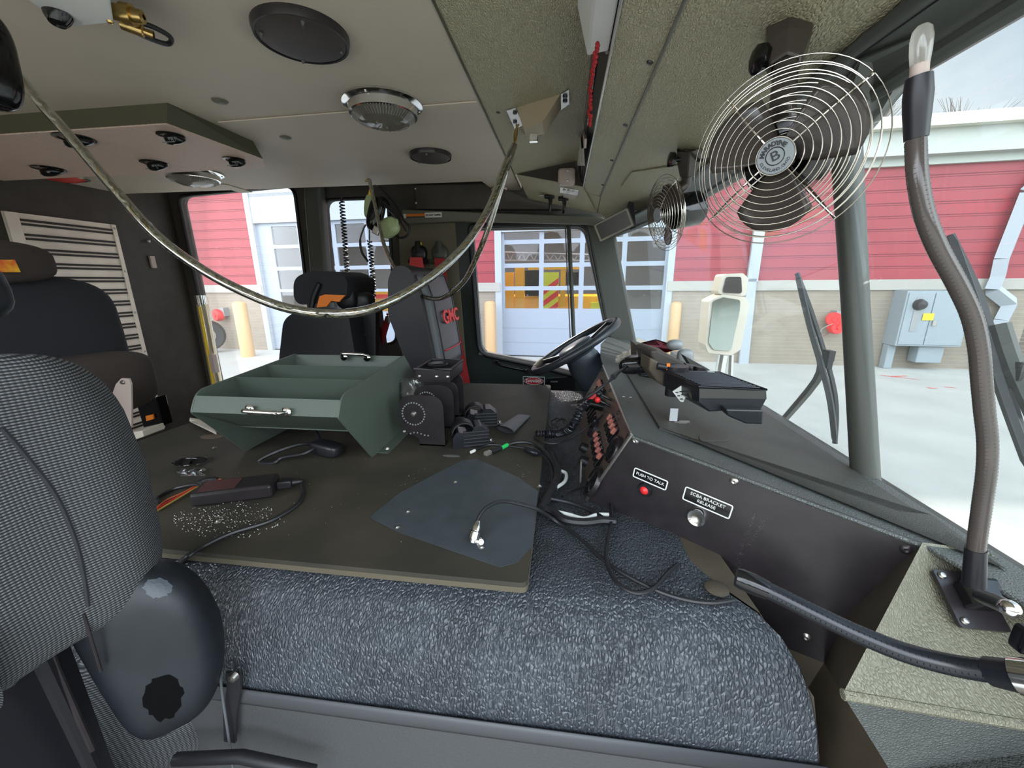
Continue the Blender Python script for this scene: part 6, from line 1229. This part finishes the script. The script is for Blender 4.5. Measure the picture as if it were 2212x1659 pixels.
text('seat_text', 'GMC', (lc, fu, fv, fu.cross(fv)), .085, M['brightred'], t, ext=.002, bold=.002, sx=1.35)
one('zip_slot', lambda m: m.tube([P(912, 640, 'y', 1.69), P(920, 672, 'y', 1.69)], .004, 6), M['rubber'], t)
t_ = t
# seat belts on the pillar panel
for px, lab in ((905, 'left red seat belt with black anchor on the olive panel behind the driver seat'), (950, 'right red seat belt hanging from its anchor beside the driver door')):
    t = thing('seat_belt', lab, 'seat belt', P(px, 545, 'y', YD - .06), 'red seat belts by the driver door')
    q = P(px, 548, 'y', YD - .03); one('anchor', lambda m: (m.sq(q, Matrix.Identity(3), (.05, .03, .05), .8, .8), m.tube([q + V(0, -.01, .07), q + V(0, -.01, 0)], [.015, .03], 10), m.tube([q + V(-.06, -.02, -.045), q + V(.06, -.02, -.045)], .013, 8)), M['black'] if px == 905 else M['frame'], t)
    if px == 905: pl = [(886, 556), (912, 556), (916, 580), (884, 572)]
    else: pl = [(938, 558), (962, 558), (968, 640), (996, 730), (1016, 830), (1000, 830), (972, 740), (946, 650)]
    one('webbing', lambda m: m.prism([P(a, b, 'y', YD - .09) for a, b in pl], (0, .004, 0)), M['redbelt'] if px > 905 else M['brightred'], t)
    if px > 905: one('slider', lambda m: m.box(P(965, 630, 'y', YD - .09), (.07, .02, .03)), M['black'], t, bevel=.004)
t = thing('seat_belt', 'short slanting dark red belt between the bracket panel and the driver seat', 'seat belt', P(836, 720, 'y', 1.95))
one('webbing', lambda m: m.prism([P(a, b, 'y', 1.95) for a, b in ((836, 675), (844, 690), (826, 752), (808, 760), (812, 740))], (0, .004, 0)), M['redbelt'], t); one('buckle', lambda m: m.box(P(838, 690, 'y', 1.945), (.02, .012, .04)), M['steel'], t, bevel=.003)
tag(one('yellow_knob', lambda m: m.sq(P(908, 527, 'y', YD - .03), Matrix.Identity(3), (.012, .012, .014), 1, 1), M['yellow']), 'tiny yellow knob on the olive panel above the left belt anchor', 'knob')
# ================================================================== HEADSETS, COIL CORDS
t = thing('headset', 'black and lime headset hanging in front of the middle side window', 'headset', P(825, 470, 'y', 2.05))
hc = P(822, 480, 'y', 2.05)
one('ear_cup', lambda m: m.sq(P(812, 462, 'y', 2.05), Matrix.Rotation(.35, 3, 'Y'), (.040, .035, .085), .7, .8), M['gloss'], t)
one('ear_cup', lambda m: m.sq(P(840, 492, 'y', 2.03), Matrix.Rotation(-.5, 3, 'Y'), (.055, .035, .045), .7, .8), M['limeg'], t)
one('cup_pad', lambda m: m.sq(P(800, 447, 'y', 2.06), Matrix.Rotation(.2, 3, 'Y'), (.028, .03, .060), .7, .8), M['limeg'], t)
one('headband', lambda m: m.tube(spline([P(a, b, 'y', 2.04) for a, b in ((806, 440), (822, 436), (840, 450), (858, 470), (858, 492), (845, 500))], 6), .010, 8), M['black'], t)
one('lime_clip', lambda m: m.sq(P(853, 488, 'y', 2.02), Matrix.Rotation(.3, 3, 'Y'), (.016, .012, .035), .8, .8), M['limeg'], t)
one('yoke', lambda m: m.box(P(813, 498, 'y', 2.0), (.035, .02, .04), Matrix.Rotation(.5, 3, 'Y')), M['steel'], t, bevel=.004)
one('hanging_lead', lambda m: (m.tube(spline([P(a, b, 'y', 2.05) for a, b in ((812, 400), (800, 420), (796, 436), (802, 448))], 5), .005, 6), m.tube(spline([P(a, b, 'y', 2.05) for a, b in ((820, 402), (840, 425), (862, 450), (872, 475), (884, 490), (880, 508), (865, 514), (850, 505))], 6), .006, 6), m.tube(spline([P(a, b, 'y', 2.1) for a, b in ((846, 430), (858, 450), (866, 480), (878, 500))], 6), .004, 6)), M['rubber'], t)
one('yellow_tape', lambda m: m.tube([P(798, 422, 'y', 2.045), P(801, 410, 'y', 2.045)], .008, 8), M['yellow'], t)
one('microphone_boom', lambda m: m.tube(spline([P(a, b, 'y', 2.05) for a, b in ((790, 485), (783, 500), (778, 520), (782, 545), (795, 565))], 6), [.004] * 12 + [.006] * 13, 6), M['black'], t)
for px, lab, pts in ((740, 'thin black coiled headset cord hanging left in the middle window', ((738, 410), (738, 432), (741, 470), (745, 520), (748, 560), (751, 600), (756, 632))), (800, 'second black coiled headset cord hanging right in the middle window', ((799, 482), (798, 520), (800, 530), (803, 570), (806, 610), (807, 640), (802, 655)))):
    t = thing('coiled_cord', lab, 'cord', P(*pts[0], 'y', 2.1), 'coiled headset cords'); pth = spline([P(a, b, 'y', 2.10) for a, b in pts], 8)
    one('straight_lead', lambda m: m.tube(pth[:9], .003, 6), M['rubber'], t); one('coil', lambda m: m.tube(coil(pth[8:], .012, .016, 9), .0036, 5), M['rubber'], t)
# ================================================================== LEFT: LOUVRED PANEL, GRAB RAIL, SMALL THINGS
t = thing('louvred_panel', 'tall brushed aluminium panel with horizontal ridges on the back wall', 'panel', (-2.5, 1.9, -.8))
pc = [P(a, b, 'x', -2.485) for a, b in ((6, 455), (248, 486), (352, 925), (90, 1010))]
y0, y1, z1, z0_ = pc[0].y, pc[1].y, (pc[0].z + pc[1].z) / 2, pc[2].z
one('sheet', lambda m: m.bx((-2.498, y0, z0_), (-2.485, y1, z1)), M['alu'], t)
one('border', lambda m: (m.bx((-2.488, y0, z0_), (-2.478, y0 + .045, z1)), m.bx((-2.488, y1 - .022, z0_), (-2.478, y1, z1))), M['alu'], t, bevel=.002)
def rib(m):
    z = z1 - .03; k = 0
    while z > z0_ + .03:
        m.bx((-2.486, y0 + .05, z - .005), (-2.479, y1 - .025, z + .005)); z -= (.018 if k % 2 == 0 else .046); k += 1
one('ridge', rib, mat('dark_groove', (.03, .026, .022), .6), t)
one('rivet', lambda m: [m.lathe([(0, .004), (.005, .003), (.006, 0)], V(-2.478, y1 - .011, z1 - .02 - k * .23), (1, 0, 0), 10) for k in range(5)], M['steel'], t)
t = thing('buckle_unit', 'black seat belt buckle box with orange button below the ridged panel', 'buckle', P(325, 930, 'y', 1.45))
one('body', lambda m: m.prism([P(a, b, 'y', 1.50) for a, b in ((293, 868), (336, 858), (352, 920), (312, 932))], (0, .05, 0)), M['gloss'], t, bevel=.004)
one('button', lambda m: m.prism([P(a, b, 'y', 1.495) for a, b in ((317, 898), (333, 894), (335, 904), (319, 909))], (0, -.006, 0)), M['orange'], t)
for k, (a, b, l) in enumerate(((330, 566, 'upper'), (375, 782, 'lower'))):
    p = P(a, b, 'x', -2.49) if k == 0 else P(a, b, 'y', YD - .03)
    t = thing('wall_tag', '%s small pale tag hanging on the dark wall left of the rear side window' % l, 'tag', p, 'pale tags on the dark wall')
    one('card', lambda m: m.box(p, (.012, .03, .07)), M['pinkish'], t, bevel=.002); one('clip', lambda m: m.sq(p + V(.004, -.0, .12), Matrix.Identity(3), (.008, .010, .010), 1, 1), M['steel'], t)
tag(one('red_pull', lambda m: m.lathe([(.010, -.003), (.022, 0), (.010, .003)], P(360, 782, 'y', YD - .04), (0.3, -1, 0), 20), M['red']), 'small red ring handle beside the lower pale tag', 'handle')
for a in (((300, 603), (378, 598), (388, 668), (310, 682)), ((345, 815), (430, 812), (440, 890), (360, 905))):
    tag(one('storage_pouch', lambda m: m.prism([P(x, y, 'y', YD - .035) for x, y in a], (0, .03, 0)), M['seatblack'], bevel=.006), ('upper' if a[0][1] < 700 else 'lower') + ' black pouch fixed to the dark wall left of the rear side window', 'pouch')
t = thing('grab_rail', 'yellow and chrome grab rail standing at the left edge of the rear side window', 'grab rail', P(475, 840, 'y', 2.3))
ra, rb = P(434, 642, 'y', 2.33), P(474, 860, 'y', 2.33)
one('tube', lambda m: m.tube([ra, rb], .033, 16), mat('clear_rail', (.70, .62, .45), .15, .6), t); one('yellow_core', lambda m: m.tube([ra + V(.005, -.028, -.06), rb + V(.005, -.028, 0)], .010, 8), M['yellow'], t)
one('end_cap', lambda m: m.tube([ra + V(0, 0, .012), ra + V(0, 0, -.045)], .036, 16), M['chrome'], t)
one('bracket', lambda m: m.box(P(462, 785, 'y', 2.27), (.03, .03, .12)), M['pinkish'], t)
# foot well items
t = thing('valve_hose', 'thin grey cable hanging from the seat edge past the hold-down strap', 'cable', P(480, 1450, 'y', .40)); one('jacket', lambda m: m.tube(spline([P(a, b, 'y', .405) for a, b in ((474, 1440), (480, 1500), (492, 1580), (506, 1680))], 6), .0019, 8), M['seatgrey'], t)
tag(one('floor_tube', lambda m: m.tube([P(380, 1640, 'y', .38), P(520, 1634, 'y', .38), P(680, 1668, 'y', .39)], .009, 12), M['rubber']), 'black padded tube on the floor beside the engine cover', 'tube')
for o in list(S.objects):
    if '_l' in o: del o['_l']
